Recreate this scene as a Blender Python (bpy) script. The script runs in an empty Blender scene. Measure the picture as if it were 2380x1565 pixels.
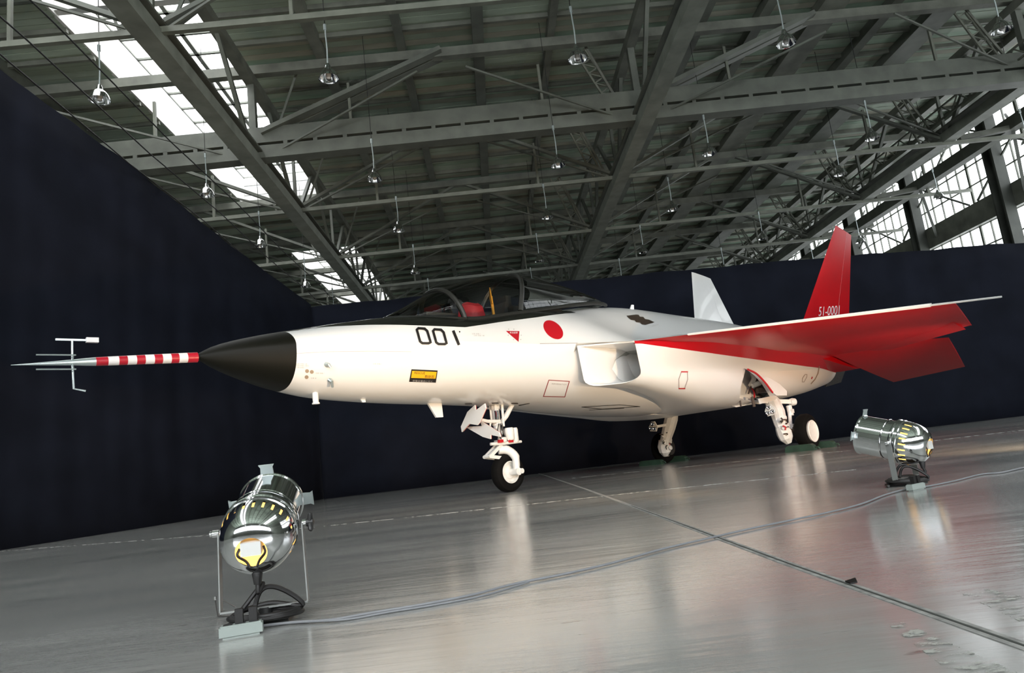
import bpy, bmesh, math, random
from mathutils import Vector, Matrix, noise
from mathutils.bvhtree import BVHTree
R = math.radians
random.seed(7)
S = bpy.context.scene
COL = S.collection

# ------------------------------------------------------------------ camera, world, exposure
F, PITCH, ROLL, CAM_H = 1620.0, 0.17593, 0.11798, 0.404
_c, _s, _cp, _sp = math.cos(ROLL), math.sin(ROLL), math.cos(PITCH), math.sin(PITCH)
CR = Vector((_c, _s * _sp, -_s * _cp)); CU = Vector((_s, -_c * _sp, _c * _cp)); CF = Vector((0, _cp, _sp))
CPOS = Vector((0, 0, CAM_H))
cam = bpy.data.cameras.new('camera'); camo = bpy.data.objects.new('camera', cam); COL.objects.link(camo)
cam.sensor_width = 36; cam.lens = F / 2380 * 36; cam.clip_end = 300; cam.clip_start = 0.05
m = Matrix.Identity(4)
for i in range(3):
    m[i][0] = CR[i]; m[i][1] = CU[i]; m[i][2] = -CF[i]; m[i][3] = CPOS[i]
camo.matrix_world = m
S.camera = camo
S.view_settings.view_transform = 'Standard'; S.view_settings.look = 'None'
S.view_settings.gamma = 1; S.view_settings.use_curve_mapping = False
S.view_settings.exposure = 1.0
w = bpy.data.worlds.new('overcast'); S.world = w; w.use_nodes = True
w.node_tree.nodes['Background'].inputs[0].default_value = (.8, .88, .95, 1)
w.node_tree.nodes['Background'].inputs[1].default_value = 1.0
S.cycles.use_denoising = True
S.cycles.max_bounces = 7; S.cycles.diffuse_bounces = 4; S.cycles.glossy_bounces = 4
S.cycles.transmission_bounces = 6; S.cycles.transparent_max_bounces = 10
S.cycles.sample_clamp_indirect = 4.0
S.cycles.caustics_reflective = False; S.cycles.caustics_refractive = False
SKYLIGHT_E, SIDEWIN_E, FRONTWIN_E = 3.0, 2.2, 7.8
SPOT_W = (120, 420, 500, 105)

# ------------------------------------------------------------------ frames
YAW = R(47.0)
AX = Vector((math.sin(YAW), math.cos(YAW), 0)); NR = Vector((math.cos(YAW), -math.sin(YAW), 0))
AO = Vector((-0.275, 9.636, 0))
JET_M = Matrix.Translation(AO) @ Matrix.Rotation(R(90) - YAW, 4, 'Z')   # jet local: x aft, y to starboard, z up
JET_I = JET_M.inverted()
TH = R(2.2)
def HW(a, b, z=0.0): return Vector((a * math.cos(TH) - b * math.sin(TH), a * math.sin(TH) + b * math.cos(TH), z))
def J(s, n, z): return Vector((s, -n, z))
def ray(px, py):
    u, v = px - 1190, py - 782.5
    return (CF * F + CR * u - CU * v).normalized()
def ground(px, py, z=0.0):
    d = ray(px, py); t = (z - CAM_H) / d.z
    return CPOS + d * t
def jet_plane(px, py, n=None, s=None):
    o = JET_I @ CPOS; d = (JET_I.to_3x3() @ ray(px, py))
    t = ((-n - o.y) / d.y) if n is not None else ((s - o.x) / d.x)
    return o + d * t

# ------------------------------------------------------------------ materials
def mat(name, col, rough=.5, metal=0.0, spec=.5, coat=0.0, emit=None, es=0.0, var=0.0, scale=6.0, bump=0.0, bscale=40.0, stretch=None, coat_rough=.05):
    M = bpy.data.materials.new(name); M.use_nodes = True
    nt = M.node_tree; b = nt.nodes['Principled BSDF']
    b.inputs['Base Color'].default_value = (*col, 1); b.inputs['Roughness'].default_value = rough
    b.inputs['Metallic'].default_value = metal; b.inputs['Specular IOR Level'].default_value = spec
    b.inputs['Coat Weight'].default_value = coat; b.inputs['Coat Roughness'].default_value = coat_rough
    if emit:
        b.inputs['Emission Color'].default_value = (*emit, 1); b.inputs['Emission Strength'].default_value = es
    if var or bump:
        tc = nt.nodes.new('ShaderNodeTexCoord'); mp = nt.nodes.new('ShaderNodeMapping')
        nt.links.new(tc.outputs['Object'], mp.inputs[0])
        if stretch: mp.inputs['Scale'].default_value = stretch
        if var:
            n = nt.nodes.new('ShaderNodeTexNoise'); n.inputs['Scale'].default_value = scale; n.inputs['Detail'].default_value = 5
            nt.links.new(mp.outputs[0], n.inputs['Vector'])
            cr = nt.nodes.new('ShaderNodeValToRGB')
            cr.color_ramp.elements[0].position = .3; cr.color_ramp.elements[1].position = .7
            cr.color_ramp.elements[0].color = (*[c * (1 - var) for c in col], 1)
            cr.color_ramp.elements[1].color = (*[min(1, c * (1 + var)) for c in col], 1)
            nt.links.new(n.outputs['Fac'], cr.inputs[0]); nt.links.new(cr.outputs[0], b.inputs['Base Color'])
        if bump:
            n2 = nt.nodes.new('ShaderNodeTexNoise'); n2.inputs['Scale'].default_value = bscale; n2.inputs['Detail'].default_value = 3
            nt.links.new(mp.outputs[0], n2.inputs['Vector'])
            bp = nt.nodes.new('ShaderNodeBump'); bp.inputs['Strength'].default_value = bump; bp.inputs['Distance'].default_value = .02
            nt.links.new(n2.outputs['Fac'], bp.inputs['Height']); nt.links.new(bp.outputs[0], b.inputs['Normal'])
    return M

WHITE = mat('white_paint', (.80, .80, .79), .28, coat=.35, var=.02, scale=3)
BLACK = mat('black_antiglare', (.010, .011, .009), .45, var=.15, scale=8)
RADOME = mat('radome_black', (.0045, .0045, .0026), .5, spec=.16, var=.1, scale=5)
RED = mat('red_paint', (.46, .004, .009), .32, spec=.12, coat=.07, var=.05, scale=2)
REDM = mat('red_flat', (.5, .012, .018), .4)
ORANGE = mat('yellow_placard', (.85, .45, .01), .4)
DECAL = mat('black_marking', (.012, .010, .009), .5)
GREYMARK = mat('grey_stencil', (.42, .40, .38), .5)
GREYLINE = mat('panel_line', (.38, .33, .31), .5)
REDLINE = mat('red_panel_line', (.30, .05, .05), .5)
WDEC = mat('white_marking', (.8, .78, .78), .4)
BRONZE = mat('bronze_vent', (.36, .27, .19), .4, var=.2)
VENT = mat('dark_vent', (.045, .03, .02), .5, var=.4, scale=30)
TYRE = mat('tyre_rubber', (.0045, .0042, .004), .8, spec=.12, var=.2, scale=20)
GEAR = mat('gear_white', (.78, .78, .76), .4, var=.05, scale=20)
STEEL = mat('oleo_chrome', (.7, .7, .7), .15, metal=1)
DARKMET = mat('dark_metal', (.08, .075, .07), .45, metal=.6, var=.3, scale=30)
BAY = mat('bay_interior', (.30, .28, .24), .6, var=.5, scale=9)
BAYDARK = mat('bay_pipes', (.06, .04, .03), .5, var=.4)
CHROME = mat('polished_aluminium', (.78, .79, .80), .09, metal=1, var=.05, scale=10)
BRUSH = mat('bare_aluminium', (.55, .62, .62), .35, metal=.75)
ALUGREY = mat('yoke_steel', (.34, .35, .34), .42, metal=.8)
RUBBER = mat('black_cable', (.010, .009, .009), .5)
GREYCAB = mat('grey_cable', (.20, .205, .22), .5)
PLASTIC = mat('pale_plastic', (.30, .34, .32), .4)
KNOB = mat('black_knob', (.012, .012, .012), .4)
GREEN = mat('chock_green', (.022, .055, .036), .55, var=.25)
ROOFSTEEL = mat('roof_steel', (.115, .125, .105), .55, var=.22, scale=2.2, bump=.1, bscale=12)
ROOFSTEELD = mat('roof_steel_dark', (.135, .142, .118), .6, var=.3, scale=2)
COLUMND = mat('column_paint_dark', (.045, .05, .042), .6, var=.3, scale=2)
GIRDER = mat('girder_steel', (.19, .205, .175), .55, var=.22, scale=2.2)
LATTICE = mat('lattice_steel', (.15, .16, .13), .5, var=.2, scale=3)
BOARD = [mat('roof_board', (.32, .38, .305), .75, var=.3, scale=1.3, stretch=(.35, 1, 1)),
         mat('roof_board_green', (.27, .36, .275), .75, var=.3, scale=1.7, stretch=(.35, 1, 1)),
         mat('roof_board_brown', (.33, .33, .265), .75, var=.3, scale=1.5, stretch=(.35, 1, 1))]
PALE = mat('monitor_white', (.62, .62, .60), .6)
WIRE = mat('wire_black', (.01, .01, .01), .6)
CURTAIN = mat('navy_cloth', (.0085, .0102, .0175), .9, spec=.12, var=.25, scale=1.2, bump=.15, bscale=5)
WALLM = mat('hangar_wall', (.10, .11, .09), .8, var=.2, scale=1)
SEATRED = mat('seat_cover_red', (.35, .012, .02), .6)
TAG = mat('strap_orange', (.75, .33, .03), .6)
COCK = mat('cockpit_black', (.02, .02, .02), .6)
WINPANE = mat('frosted_daylight', (.8, .8, .8), .5, emit=(.93, .97, 1.0), es=SIDEWIN_E)
SKYPANE = mat('skylight_daylight', (.8, .8, .8), .5, emit=(.97, .985, 1.0), es=SKYLIGHT_E)
FRONTPANE = mat('front_window_daylight', (.8, .8, .8), .5, emit=(.93, .97, 1.0), es=FRONTWIN_E)
BULB = mat('lamp_glow', (.9, .6, .2), .5, emit=(1.0, .50, .11), es=1.5)

def glass_mat():
    M = bpy.data.materials.new('canopy_glass'); M.use_nodes = True; nt = M.node_tree
    for n in list(nt.nodes): nt.nodes.remove(n)
    out = nt.nodes.new('ShaderNodeOutputMaterial'); mx = nt.nodes.new('ShaderNodeMixShader')
    tr = nt.nodes.new('ShaderNodeBsdfTransparent'); gl = nt.nodes.new('ShaderNodeBsdfGlossy'); fr = nt.nodes.new('ShaderNodeFresnel')
    tr.inputs[0].default_value = (.92, .94, .92, 1); gl.inputs['Roughness'].default_value = .01; fr.inputs[0].default_value = 1.5
    nt.links.new(fr.outputs[0], mx.inputs[0]); nt.links.new(tr.outputs[0], mx.inputs[1]); nt.links.new(gl.outputs[0], mx.inputs[2])
    nt.links.new(mx.outputs[0], out.inputs[0])
    return M
GLASS = glass_mat()

def floor_mat():
    M = bpy.data.materials.new('sealed_concrete'); M.use_nodes = True; nt = M.node_tree; b = nt.nodes['Principled BSDF']
    tc = nt.nodes.new('ShaderNodeTexCoord')
    mp = nt.nodes.new('ShaderNodeMapping'); mp.inputs['Scale'].default_value = (.5, 1.8, 1); mp.inputs['Rotation'].default_value = (0, 0, R(12))
    nt.links.new(tc.outputs['Object'], mp.inputs[0])
    n1 = nt.nodes.new('ShaderNodeTexNoise'); n1.inputs['Scale'].default_value = .9; n1.inputs['Detail'].default_value = 6; n1.inputs['Roughness'].default_value = .6
    nt.links.new(mp.outputs[0], n1.inputs['Vector'])
    cr = nt.nodes.new('ShaderNodeValToRGB'); cr.color_ramp.elements[0].position = .3; cr.color_ramp.elements[1].position = .72
    cr.color_ramp.elements[0].color = (.30, .305, .295, 1); cr.color_ramp.elements[1].color = (.40, .40, .385, 1)
    nt.links.new(n1.outputs['Fac'], cr.inputs[0])
    # pale scuffs and dark specks
    n2 = nt.nodes.new('ShaderNodeTexNoise'); n2.inputs['Scale'].default_value = 5.5; n2.inputs['Detail'].default_value = 8; n2.inputs['Roughness'].default_value = .7
    nt.links.new(mp.outputs[0], n2.inputs['Vector'])
    c2 = nt.nodes.new('ShaderNodeValToRGB'); c2.color_ramp.elements[0].position = .64; c2.color_ramp.elements[1].position = .74
    nt.links.new(n2.outputs['Fac'], c2.inputs[0])
    mx = nt.nodes.new('ShaderNodeMixRGB'); mx.inputs[2].default_value = (.55, .55, .53, 1)
    m1 = nt.nodes.new('ShaderNodeMath'); m1.operation = 'MULTIPLY'; m1.inputs[1].default_value = .6
    nt.links.new(c2.outputs[0], m1.inputs[0]); nt.links.new(m1.outputs[0], mx.inputs[0]); nt.links.new(cr.outputs[0], mx.inputs[1])
    n5 = nt.nodes.new('ShaderNodeTexNoise'); n5.inputs['Scale'].default_value = 13; n5.inputs['Detail'].default_value = 3
    nt.links.new(mp.outputs[0], n5.inputs['Vector'])
    c5 = nt.nodes.new('ShaderNodeValToRGB'); c5.color_ramp.elements[0].position = .70; c5.color_ramp.elements[1].position = .76
    nt.links.new(n5.outputs['Fac'], c5.inputs[0])
    m5 = nt.nodes.new('ShaderNodeMath'); m5.operation = 'MULTIPLY'; m5.inputs[1].default_value = .7; nt.links.new(c5.outputs[0], m5.inputs[0])
    mx5 = nt.nodes.new('ShaderNodeMixRGB'); mx5.inputs[2].default_value = (.10, .095, .085, 1)
    nt.links.new(m5.outputs[0], mx5.inputs[0]); nt.links.new(mx.outputs[0], mx5.inputs[1])
    nt.links.new(mx5.outputs[0], b.inputs['Base Color'])
    c3 = nt.nodes.new('ShaderNodeMapRange'); c3.inputs['From Min'].default_value = .3; c3.inputs['From Max'].default_value = .7
    c3.inputs['To Min'].default_value = .15; c3.inputs['To Max'].default_value = .25
    nt.links.new(n1.outputs['Fac'], c3.inputs['Value']); nt.links.new(c3.outputs[0], b.inputs['Roughness'])
    mp2 = nt.nodes.new('ShaderNodeMapping'); mp2.inputs['Scale'].default_value = (.5, 3.2, 1)
    nt.links.new(tc.outputs['Object'], mp2.inputs[0])
    n4 = nt.nodes.new('ShaderNodeTexNoise'); n4.inputs['Scale'].default_value = 2.4; n4.inputs['Detail'].default_value = 6; n4.inputs['Roughness'].default_value = .6
    nt.links.new(mp2.outputs[0], n4.inputs['Vector'])
    bp = nt.nodes.new('ShaderNodeBump'); bp.inputs['Strength'].default_value = .16; bp.inputs['Distance'].default_value = .03
    nt.links.new(n4.outputs['Fac'], bp.inputs['Height']); nt.links.new(bp.outputs[0], b.inputs['Normal'])
    b.inputs['Specular IOR Level'].default_value = .6; b.inputs['Coat Weight'].default_value = .55; b.inputs['Coat Roughness'].default_value = .14; b.inputs['Coat IOR'].default_value = 1.6
    return M
FLOORM = floor_mat()

def worn_paint(name, col, thr, scale, stretch=(1, 1, 1)):
    M = bpy.data.materials.new(name); M.use_nodes = True; nt = M.node_tree; b = nt.nodes['Principled BSDF']
    b.inputs['Base Color'].default_value = (*col, 1); b.inputs['Roughness'].default_value = .45
    tc = nt.nodes.new('ShaderNodeTexCoord'); mp = nt.nodes.new('ShaderNodeMapping'); mp.inputs['Scale'].default_value = stretch
    nt.links.new(tc.outputs['Object'], mp.inputs[0])
    n = nt.nodes.new('ShaderNodeTexNoise'); n.inputs['Scale'].default_value = scale; n.inputs['Detail'].default_value = 9; n.inputs['Roughness'].default_value = .72
    nt.links.new(mp.outputs[0], n.inputs['Vector'])
    cr = nt.nodes.new('ShaderNodeValToRGB'); cr.color_ramp.elements[0].position = thr; cr.color_ramp.elements[1].position = thr + .08
    nt.links.new(n.outputs['Fac'], cr.inputs[0]); nt.links.new(cr.outputs[0], b.inputs['Alpha'])
    return M
WORNWHITE = worn_paint('worn_white_paint', (.42, .43, .40), .50, 14, (1, 2.2, 1))
WORNLINE = worn_paint('worn_line_paint', (.40, .41, .39), .47, 9)
JOINT = mat('joint_filler', (.27, .27, .26), .6, var=.4, scale=25)
CRACK = mat('joint_dark', (.045, .05, .045), .7)

FLASH = mat('white_red_flash', (.80, .80, .79), .28, spec=.16, coat=.05)

# ------------------------------------------------------------------ mesh helpers
class MB:
    def __init__(s): s.v = []; s.f = []; s.mi = []; s.sm = []
    def add(s, vs, fs, mi=0, smooth=False):
        o = len(s.v); s.v += [Vector(v) for v in vs]
        for f in fs:
            s.f.append([i + o for i in f]); s.mi.append(mi); s.sm.append(smooth)
        return s
    def box(s, c, size, mi=0, ax=None):
        x, y, z = ax or (Vector((1, 0, 0)), Vector((0, 1, 0)), Vector((0, 0, 1)))
        c = Vector(c); vs = []
        for k in (-.5, .5):
            for j in (-.5, .5):
                for i in (-.5, .5): vs.append(c + x * (i * size[0]) + y * (j * size[1]) + z * (k * size[2]))
        return s.add(vs, [(0, 2, 3, 1), (4, 5, 7, 6), (0, 1, 5, 4), (2, 6, 7, 3), (0, 4, 6, 2), (1, 3, 7, 5)], mi)
    def bar(s, p, q, wd, ht, up=(0, 0, 1), mi=0):
        p, q = Vector(p), Vector(q); d = (q - p); L = d.length; d.normalize(); up = Vector(up)
        if abs(d.dot(up)) > .98: up = Vector((0, 1, 0)) if abs(d.y) < .9 else Vector((1, 0, 0))
        x = d.cross(up).normalized(); y = x.cross(d).normalized()
        return s.box((p + q) / 2, (wd, L, ht), mi, (x, d, y))
    def tube(s, pts, r, seg=10, mi=0, cap=True):
        pts = [Vector(p) for p in pts]; n = len(pts); rs = r if isinstance(r, (list, tuple)) else [r] * n
        vs = []; prev = None
        for i, p in enumerate(pts):
            d = (pts[min(i + 1, n - 1)] - pts[max(i - 1, 0)])
            d = d.normalized() if d.length > 1e-9 else Vector((0, 0, 1))
            if prev is None:
                a = Vector((0, 0, 1)) if abs(d.z) < .9 else Vector((1, 0, 0)); x = d.cross(a).normalized()
            else:
                x = (prev - d * prev.dot(d))
                x = x.normalized() if x.length > 1e-6 else prev
            prev = x; y = d.cross(x)
            for k in range(seg):
                t = 2 * math.pi * k / seg; vs.append(p + x * (math.cos(t) * rs[i]) + y * (math.sin(t) * rs[i]))
        fs = [(i * seg + k, i * seg + (k + 1) % seg, (i + 1) * seg + (k + 1) % seg, (i + 1) * seg + k) for i in range(n - 1) for k in range(seg)]
        s.add(vs, fs, mi, True)
        if cap:
            o = len(s.v) - len(vs)
            s.f.append([o + k for k in reversed(range(seg))]); s.mi.append(mi); s.sm.append(False)
            s.f.append([o + (n - 1) * seg + k for k in range(seg)]); s.mi.append(mi); s.sm.append(False)
        return s
    def lathe(s, prof, M=None, seg=32, mi=0, skip=None):
        """prof: (r, z) pairs, spun round local z, placed by matrix M"""
        M = M or Matrix.Identity(4); vs = []
        for r, z in prof:
            for k in range(seg):
                t = 2 * math.pi * k / seg; vs.append(M @ Vector((r * math.cos(t), r * math.sin(t), z)))
        fs = [(i * seg + k, i * seg + (k + 1) % seg, (i + 1) * seg + (k + 1) % seg, (i + 1) * seg + k)
              for i in range(len(prof) - 1) for k in range(seg) if not (skip and skip(i, k))]
        return s.add(vs, fs, mi, True)
    def prism(s, poly, off, mi=0):
        """closed planar polygon of 3-D points, thickened by the vector off"""
        n = len(poly); off = Vector(off); vs = [Vector(p) for p in poly] + [Vector(p) + off for p in poly]
        fs = [list(range(n)), [n + i for i in reversed(range(n))]] + [(i, n + i, n + (i + 1) % n, (i + 1) % n) for i in range(n)]
        return s.add(vs, fs, mi)
    def build(s, name, mats, parent=None, angle=35, M=None):
        me = bpy.data.meshes.new(name)
        me.from_pydata([tuple(v) for v in s.v], [], s.f)
        bm = bmesh.new(); bm.from_mesh(me); bmesh.ops.remove_doubles(bm, verts=bm.verts, dist=1e-5)
        bmesh.ops.recalc_face_normals(bm, faces=bm.faces)
        same = len(bm.faces) == len(s.mi); bm.to_mesh(me); bm.free()
        for mm in (mats if isinstance(mats, (list, tuple)) else [mats]): me.materials.append(mm)
        if same:
            me.polygons.foreach_set('material_index', s.mi); me.polygons.foreach_set('use_smooth', s.sm)
        else:
            me.polygons.foreach_set('use_smooth', [True] * len(me.polygons))
        me.set_sharp_from_angle(angle=R(angle)); me.update()
        o = bpy.data.objects.new(name, me); COL.objects.link(o)
        if parent: o.parent = parent
        if M is not None: o.matrix_local = M
        return o
def empty(name, M=None):
    o = bpy.data.objects.new(name, None); COL.objects.link(o); o.empty_display_size = .2
    if M is not None: o.matrix_world = M
    return o
def tag(o, label=None, cat=None, group=None, kind=None):
    if label: o['label'] = label
    if cat: o['category'] = cat
    if group: o['group'] = group
    if kind: o['kind'] = kind
    return o
def copy_tree(o, parent=None):
    c = o.copy(); COL.objects.link(c); c.parent = parent
    for ch in list(o.children): copy_tree(ch, c)
    return c
def smooth_path(pts, k=8):
    pts = [Vector(p) for p in pts]; out = []
    P = [pts[0] * 2 - pts[1]] + pts + [pts[-1] * 2 - pts[-2]]
    for i in range(1, len(P) - 2):
        a, b, c, d = P[i - 1], P[i], P[i + 1], P[i + 2]
        for j in range(k):
            t = j / k
            out.append(.5 * ((2 * b) + (c - a) * t + (2 * a - 5 * b + 4 * c - d) * t * t + (3 * b - a - 3 * c + d) * t ** 3))
    out.append(pts[-1]); return out
def axis_matrix(origin, zdir, xhint=(0, 0, 1)):
    z = Vector(zdir).normalized(); x = Vector(xhint); x = (x - z * x.dot(z)).normalized(); y = z.cross(x)
    M = Matrix.Identity(4)
    for i in range(3): M[i][0] = x[i]; M[i][1] = y[i]; M[i][2] = z[i]; M[i][3] = origin[i]
    return M

# ================================================================== SETTING
# floor
f = MB(); f.box(HW(2, 25, -.15), (60, 84, .3), 0, (HW(1, 0), HW(0, 1), Vector((0, 0, 1))))
floor = tag(f.build('floor', FLOORM), kind='structure')
def strip(name, pts, wd, m_, z=.0016, parent=None):
    pts = [Vector((p[0], p[1], 0)) for p in pts]; vs = []; fs = []
    for i, p in enumerate(pts):
        d = (pts[min(i + 1, len(pts) - 1)] - pts[max(i - 1, 0)]).normalized(); nrm = Vector((-d.y, d.x, 0))
        ww = wd[i] if isinstance(wd, (list, tuple)) else wd
        vs += [p + nrm * ww / 2 + Vector((0, 0, z)), p - nrm * ww / 2 + Vector((0, 0, z))]
    for i in range(len(pts) - 1): fs.append((2 * i, 2 * i + 1, 2 * i + 3, 2 * i + 2))
    n = len(vs); low = [v - Vector((0, 0, z + .004)) for v in vs]
    mb = MB(); mb.add(vs + low, fs + [(2 * i, 2 * i + 2, n + 2 * i + 2, n + 2 * i) for i in range(len(pts) - 1)] + [(2 * i + 1, n + 2 * i + 1, n + 2 * i + 3, 2 * i + 3) for i in range(len(pts) - 1)])
    return mb.build(name, m_, parent or floor)
strip('floor_joint', [HW(1.0, 30), HW(1.0, 16), HW(.93, 8), HW(.87, 4), HW(.84, 2.2), HW(.84, .6)], .032, JOINT)
strip('floor_joint_crack', [HW(.885, 5), HW(.87, 4), HW(.84, 2.2), HW(.84, .6)], .006, CRACK, z=.0026)
strip('painted_line', [ground(0, 1282), ground(730, 1226), ground(1000, 1198), ground(1500, 1143), ground(1990, 1092)], .011, WORNLINE)
strip('painted_line', [ground(1330, 1112), ground(1650, 1080), ground(1990, 1046), ground(2380, 1000)], .02, WORNLINE)
strip('worn_paint_patch', [HW(.98, .75), HW(1.0, 1.15), HW(1.02, 1.62)], [.26, .22, .06], WORNWHITE)
strip('worn_paint_patch', [HW(.66, .7), HW(.70, 1.1), HW(.745, 1.45)], [.14, .09, .03], WORNWHITE)

# hangar shell
def wall(name, a0, b0, a1, b1, z0, z1, th=.3):
    mb = MB(); p, q = HW(a0, b0), HW(a1, b1); d = (q - p).normalized(); nrm = Vector((-d.y, d.x, 0)); L = (q - p).length
    mb.box((p + q) / 2 + Vector((0, 0, (z0 + z1) / 2)), (L, th, z1 - z0), 0, (d, nrm, Vector((0, 0, 1))))
    return tag(mb.build(name, WALLM), kind='structure')
DECK = 12.0
wall('wall_left', -20.2, -12, -20.2, 62, 0, DECK + .6)
wall('wall_back', -20, 62, 21, 62, 0, DECK + .6)
wr = wall('wall_right', 20.4, -12, 20.4, 62, 0, 5.0)
wf = wall('wall_front', -20, -12, 21, -12, 0, 4.6)
mb = MB(); mb.box(HW(.5, -12, 10.6), (41, .3, 4.0), 0, (HW(1, 0), HW(0, 1), Vector((0, 0, 1)))); mb.build('wall_panel', WALLM, wf)
mb = MB(); mb.box(HW(20.4, 25, 12.1), (.3, 74, 1.2), 0, (HW(1, 0), HW(0, 1), Vector((0, 0, 1)))); mb.build('wall_panel', WALLM, wr)

# ceiling: boards on purlins, two glazed monitors let in daylight, plus an unseen one added for top light
MON = [(-9.3, -5.75, -11.0, 27.6), (-9.3, -5.75, 34.0, 46.0), (9.6, 13.2, -11.0, 6.6)]      # a0, a1, b0, b1
ceiling = empty('ceiling'); tag(ceiling, kind='structure')
BW = .25
board_meshes = {}
def board(a0, a1, k):
    key = (round(a0, 2), round(a1, 2), k)
    if key not in board_meshes:
        mb = MB(); mb.box((0, 0, 0), (a1 - a0, BW - .018, .05)); o = mb.build('roof_board', BOARD[k]); board_meshes[key] = o.data
        bpy.data.objects.remove(o)
    return board_meshes[key]
def deck_spans(b):
    out = [(-9.3, 20.4)]
    for m_ in MON:
        if m_[2] < b < m_[3]:
            nxt = []
            for u, v in out:
                if m_[0] > u + .01: nxt.append((u, min(v, m_[0])))
                if m_[1] < v - .01: nxt.append((max(u, m_[1]), v))
            out = nxt
    return out
rot = Matrix.Rotation(TH, 4, 'Z'); nb = 0; rest = MB()
b = -12.0
while b < 62:
    b += BW; k = random.choice((0, 0, 1, 2)); dz = random.uniform(0, .025)
    spans = deck_spans(b)
    for a0, a1 in spans:
        if 7 < b < 60:
            o = bpy.data.objects.new('roof_board', board(a0, a1, k)); COL.objects.link(o); o.parent = ceiling
            o.matrix_local = Matrix.Translation(HW((a0 + a1) / 2, b, DECK + .04 - dz)) @ rot
        else:
            rest.box(HW((a0 + a1) / 2, b, DECK + .04 - dz), (a1 - a0, BW - .018, .05), k, (HW(1, 0), HW(0, 1), Vector((0, 0, 1))))
    rest.box(HW(-14.75, b, DECK + .04 - dz), (10.9, BW - .018, .05), k, (HW(1, 0), HW(0, 1), Vector((0, 0, 1))))
tag(rest.build('roof_boarding', BOARD, ceiling), kind='stuff')
mb = MB(); HX_ = (HW(1, 0), HW(0, 1), Vector((0, 0, 1)))
edges = sorted({-12.0, 62.0} | {m_[2] for m_ in MON} | {m_[3] for m_ in MON})
for b0, b1 in zip(edges[:-1], edges[1:]):
    for a0, a1 in deck_spans((b0 + b1) / 2): mb.box(HW((a0 + a1) / 2, (b0 + b1) / 2, DECK + .14), (a1 - a0, b1 - b0, .08), 0, HX_)
mb.box(HW(-14.75, 25, DECK + .14), (10.9, 74, .08), 0, HX_)
mb.build('roof_deck', ROOFSTEELD, ceiling)
HX = (HW(1, 0), HW(0, 1), Vector((0, 0, 1)))
# purlins running away from the viewer
for i, a in enumerate([-16.5, -14, -11.6, -3.6, -1.4, .7, 2.7, 6.7, 8.7, 10.6, 12.5, 14.3, 17.9, 19.6]):
    mb = MB(); wd = (.22, .3, .2, .26)[i % 4] if a < 6 else (.75 if i % 2 else .3)
    mb.box(HW(a, 25, DECK - .15), (wd, 74, .28), 0, HX); mb.build('purlin', ROOFSTEEL if i % 3 else ROOFSTEELD, ceiling)

joist = None
for k in range(46):
    bb = 7.4 + k * 1.17
    for a0, a1 in deck_spans(bb) + [(-20, -9.3)]:
        mb = MB(); mb.box(HW((a0 + a1) / 2, bb, DECK - .06), (a1 - a0, .09, .13), 0, HX); mb.build('joist', ROOFSTEELD if k % 3 else ROOFSTEEL, ceiling)
# monitors as windows
pane_cache = {}
def pane_obj(name, size, m_, M, parent):
    key = (tuple(round(x, 3) for x in size), m_.name)
    if key not in pane_cache:
        mb = MB(); mb.box((0, 0, 0), size); o = mb.build(name, m_); pane_cache[key] = o.data; bpy.data.objects.remove(o)
    o = bpy.data.objects.new(name, pane_cache[key]); COL.objects.link(o); o.parent = parent; o.matrix_local = M
    return o
for wi, (a0, a1, b0, b1) in enumerate(MON):
    win = empty('window_%d' % (wi + 1 if wi < 2 else 5)); tag(win, kind='structure')  # the last is no known window: unseen skylight added to brighten upper surfaces
    TOPZ = DECK + 1.25
    mb = MB()
    for a in (a0, a1): mb.box(HW(a, (b0 + b1) / 2, DECK + .75), (.08, b1 - b0, 1.5), 0, HX)
    mb.build('upstand', PALE, win)
    for bb in (b0, b1):
        for z in (.2, .62, 1.04):
            mb = MB(); mb.box(HW((a0 + a1) / 2, bb, DECK + z), (a1 - a0, .08, .34), 0, HX); mb.build('end_louvre', PALE, win)
    na = 4; nbp = int((b1 - b0) / .95); pa = (a1 - a0) / na; pb = (b1 - b0) / nbp
    for i in range(na):
        for j in range(nbp):
            pane_obj('pane', (pa - .05, pb - .05, .02), SKYPANE, Matrix.Translation(HW(a0 + (i + .5) * pa, b0 + (j + .5) * pb, TOPZ + .02)) @ rot, win)
    for i in range(na + 1):
        mb = MB(); mb.box(HW(a0 + i * pa, (b0 + b1) / 2, TOPZ), (.12 if i in (0, 2, 4) else .075, b1 - b0, .1), 0, HX); mb.build('glazing_bar', ROOFSTEEL, win)
    for j in range(nbp + 1):
        mb = MB(); mb.box(HW((a0 + a1) / 2, b0 + j * pb, TOPZ - .01), (a1 - a0, .075, .08), 0, HX); mb.build('glazing_bar', ROOFSTEEL, win)
    for bb in [b0 + 8.7 * k for k in range(1, int((b1 - b0) / 8.7) + 1)]:
        mb = MB(); mb.box(HW((a0 + a1) / 2, bb, DECK + .2), (a1 - a0, .2, .26), 0, HX); mb.build('cross_beam', PALE, win)

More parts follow.
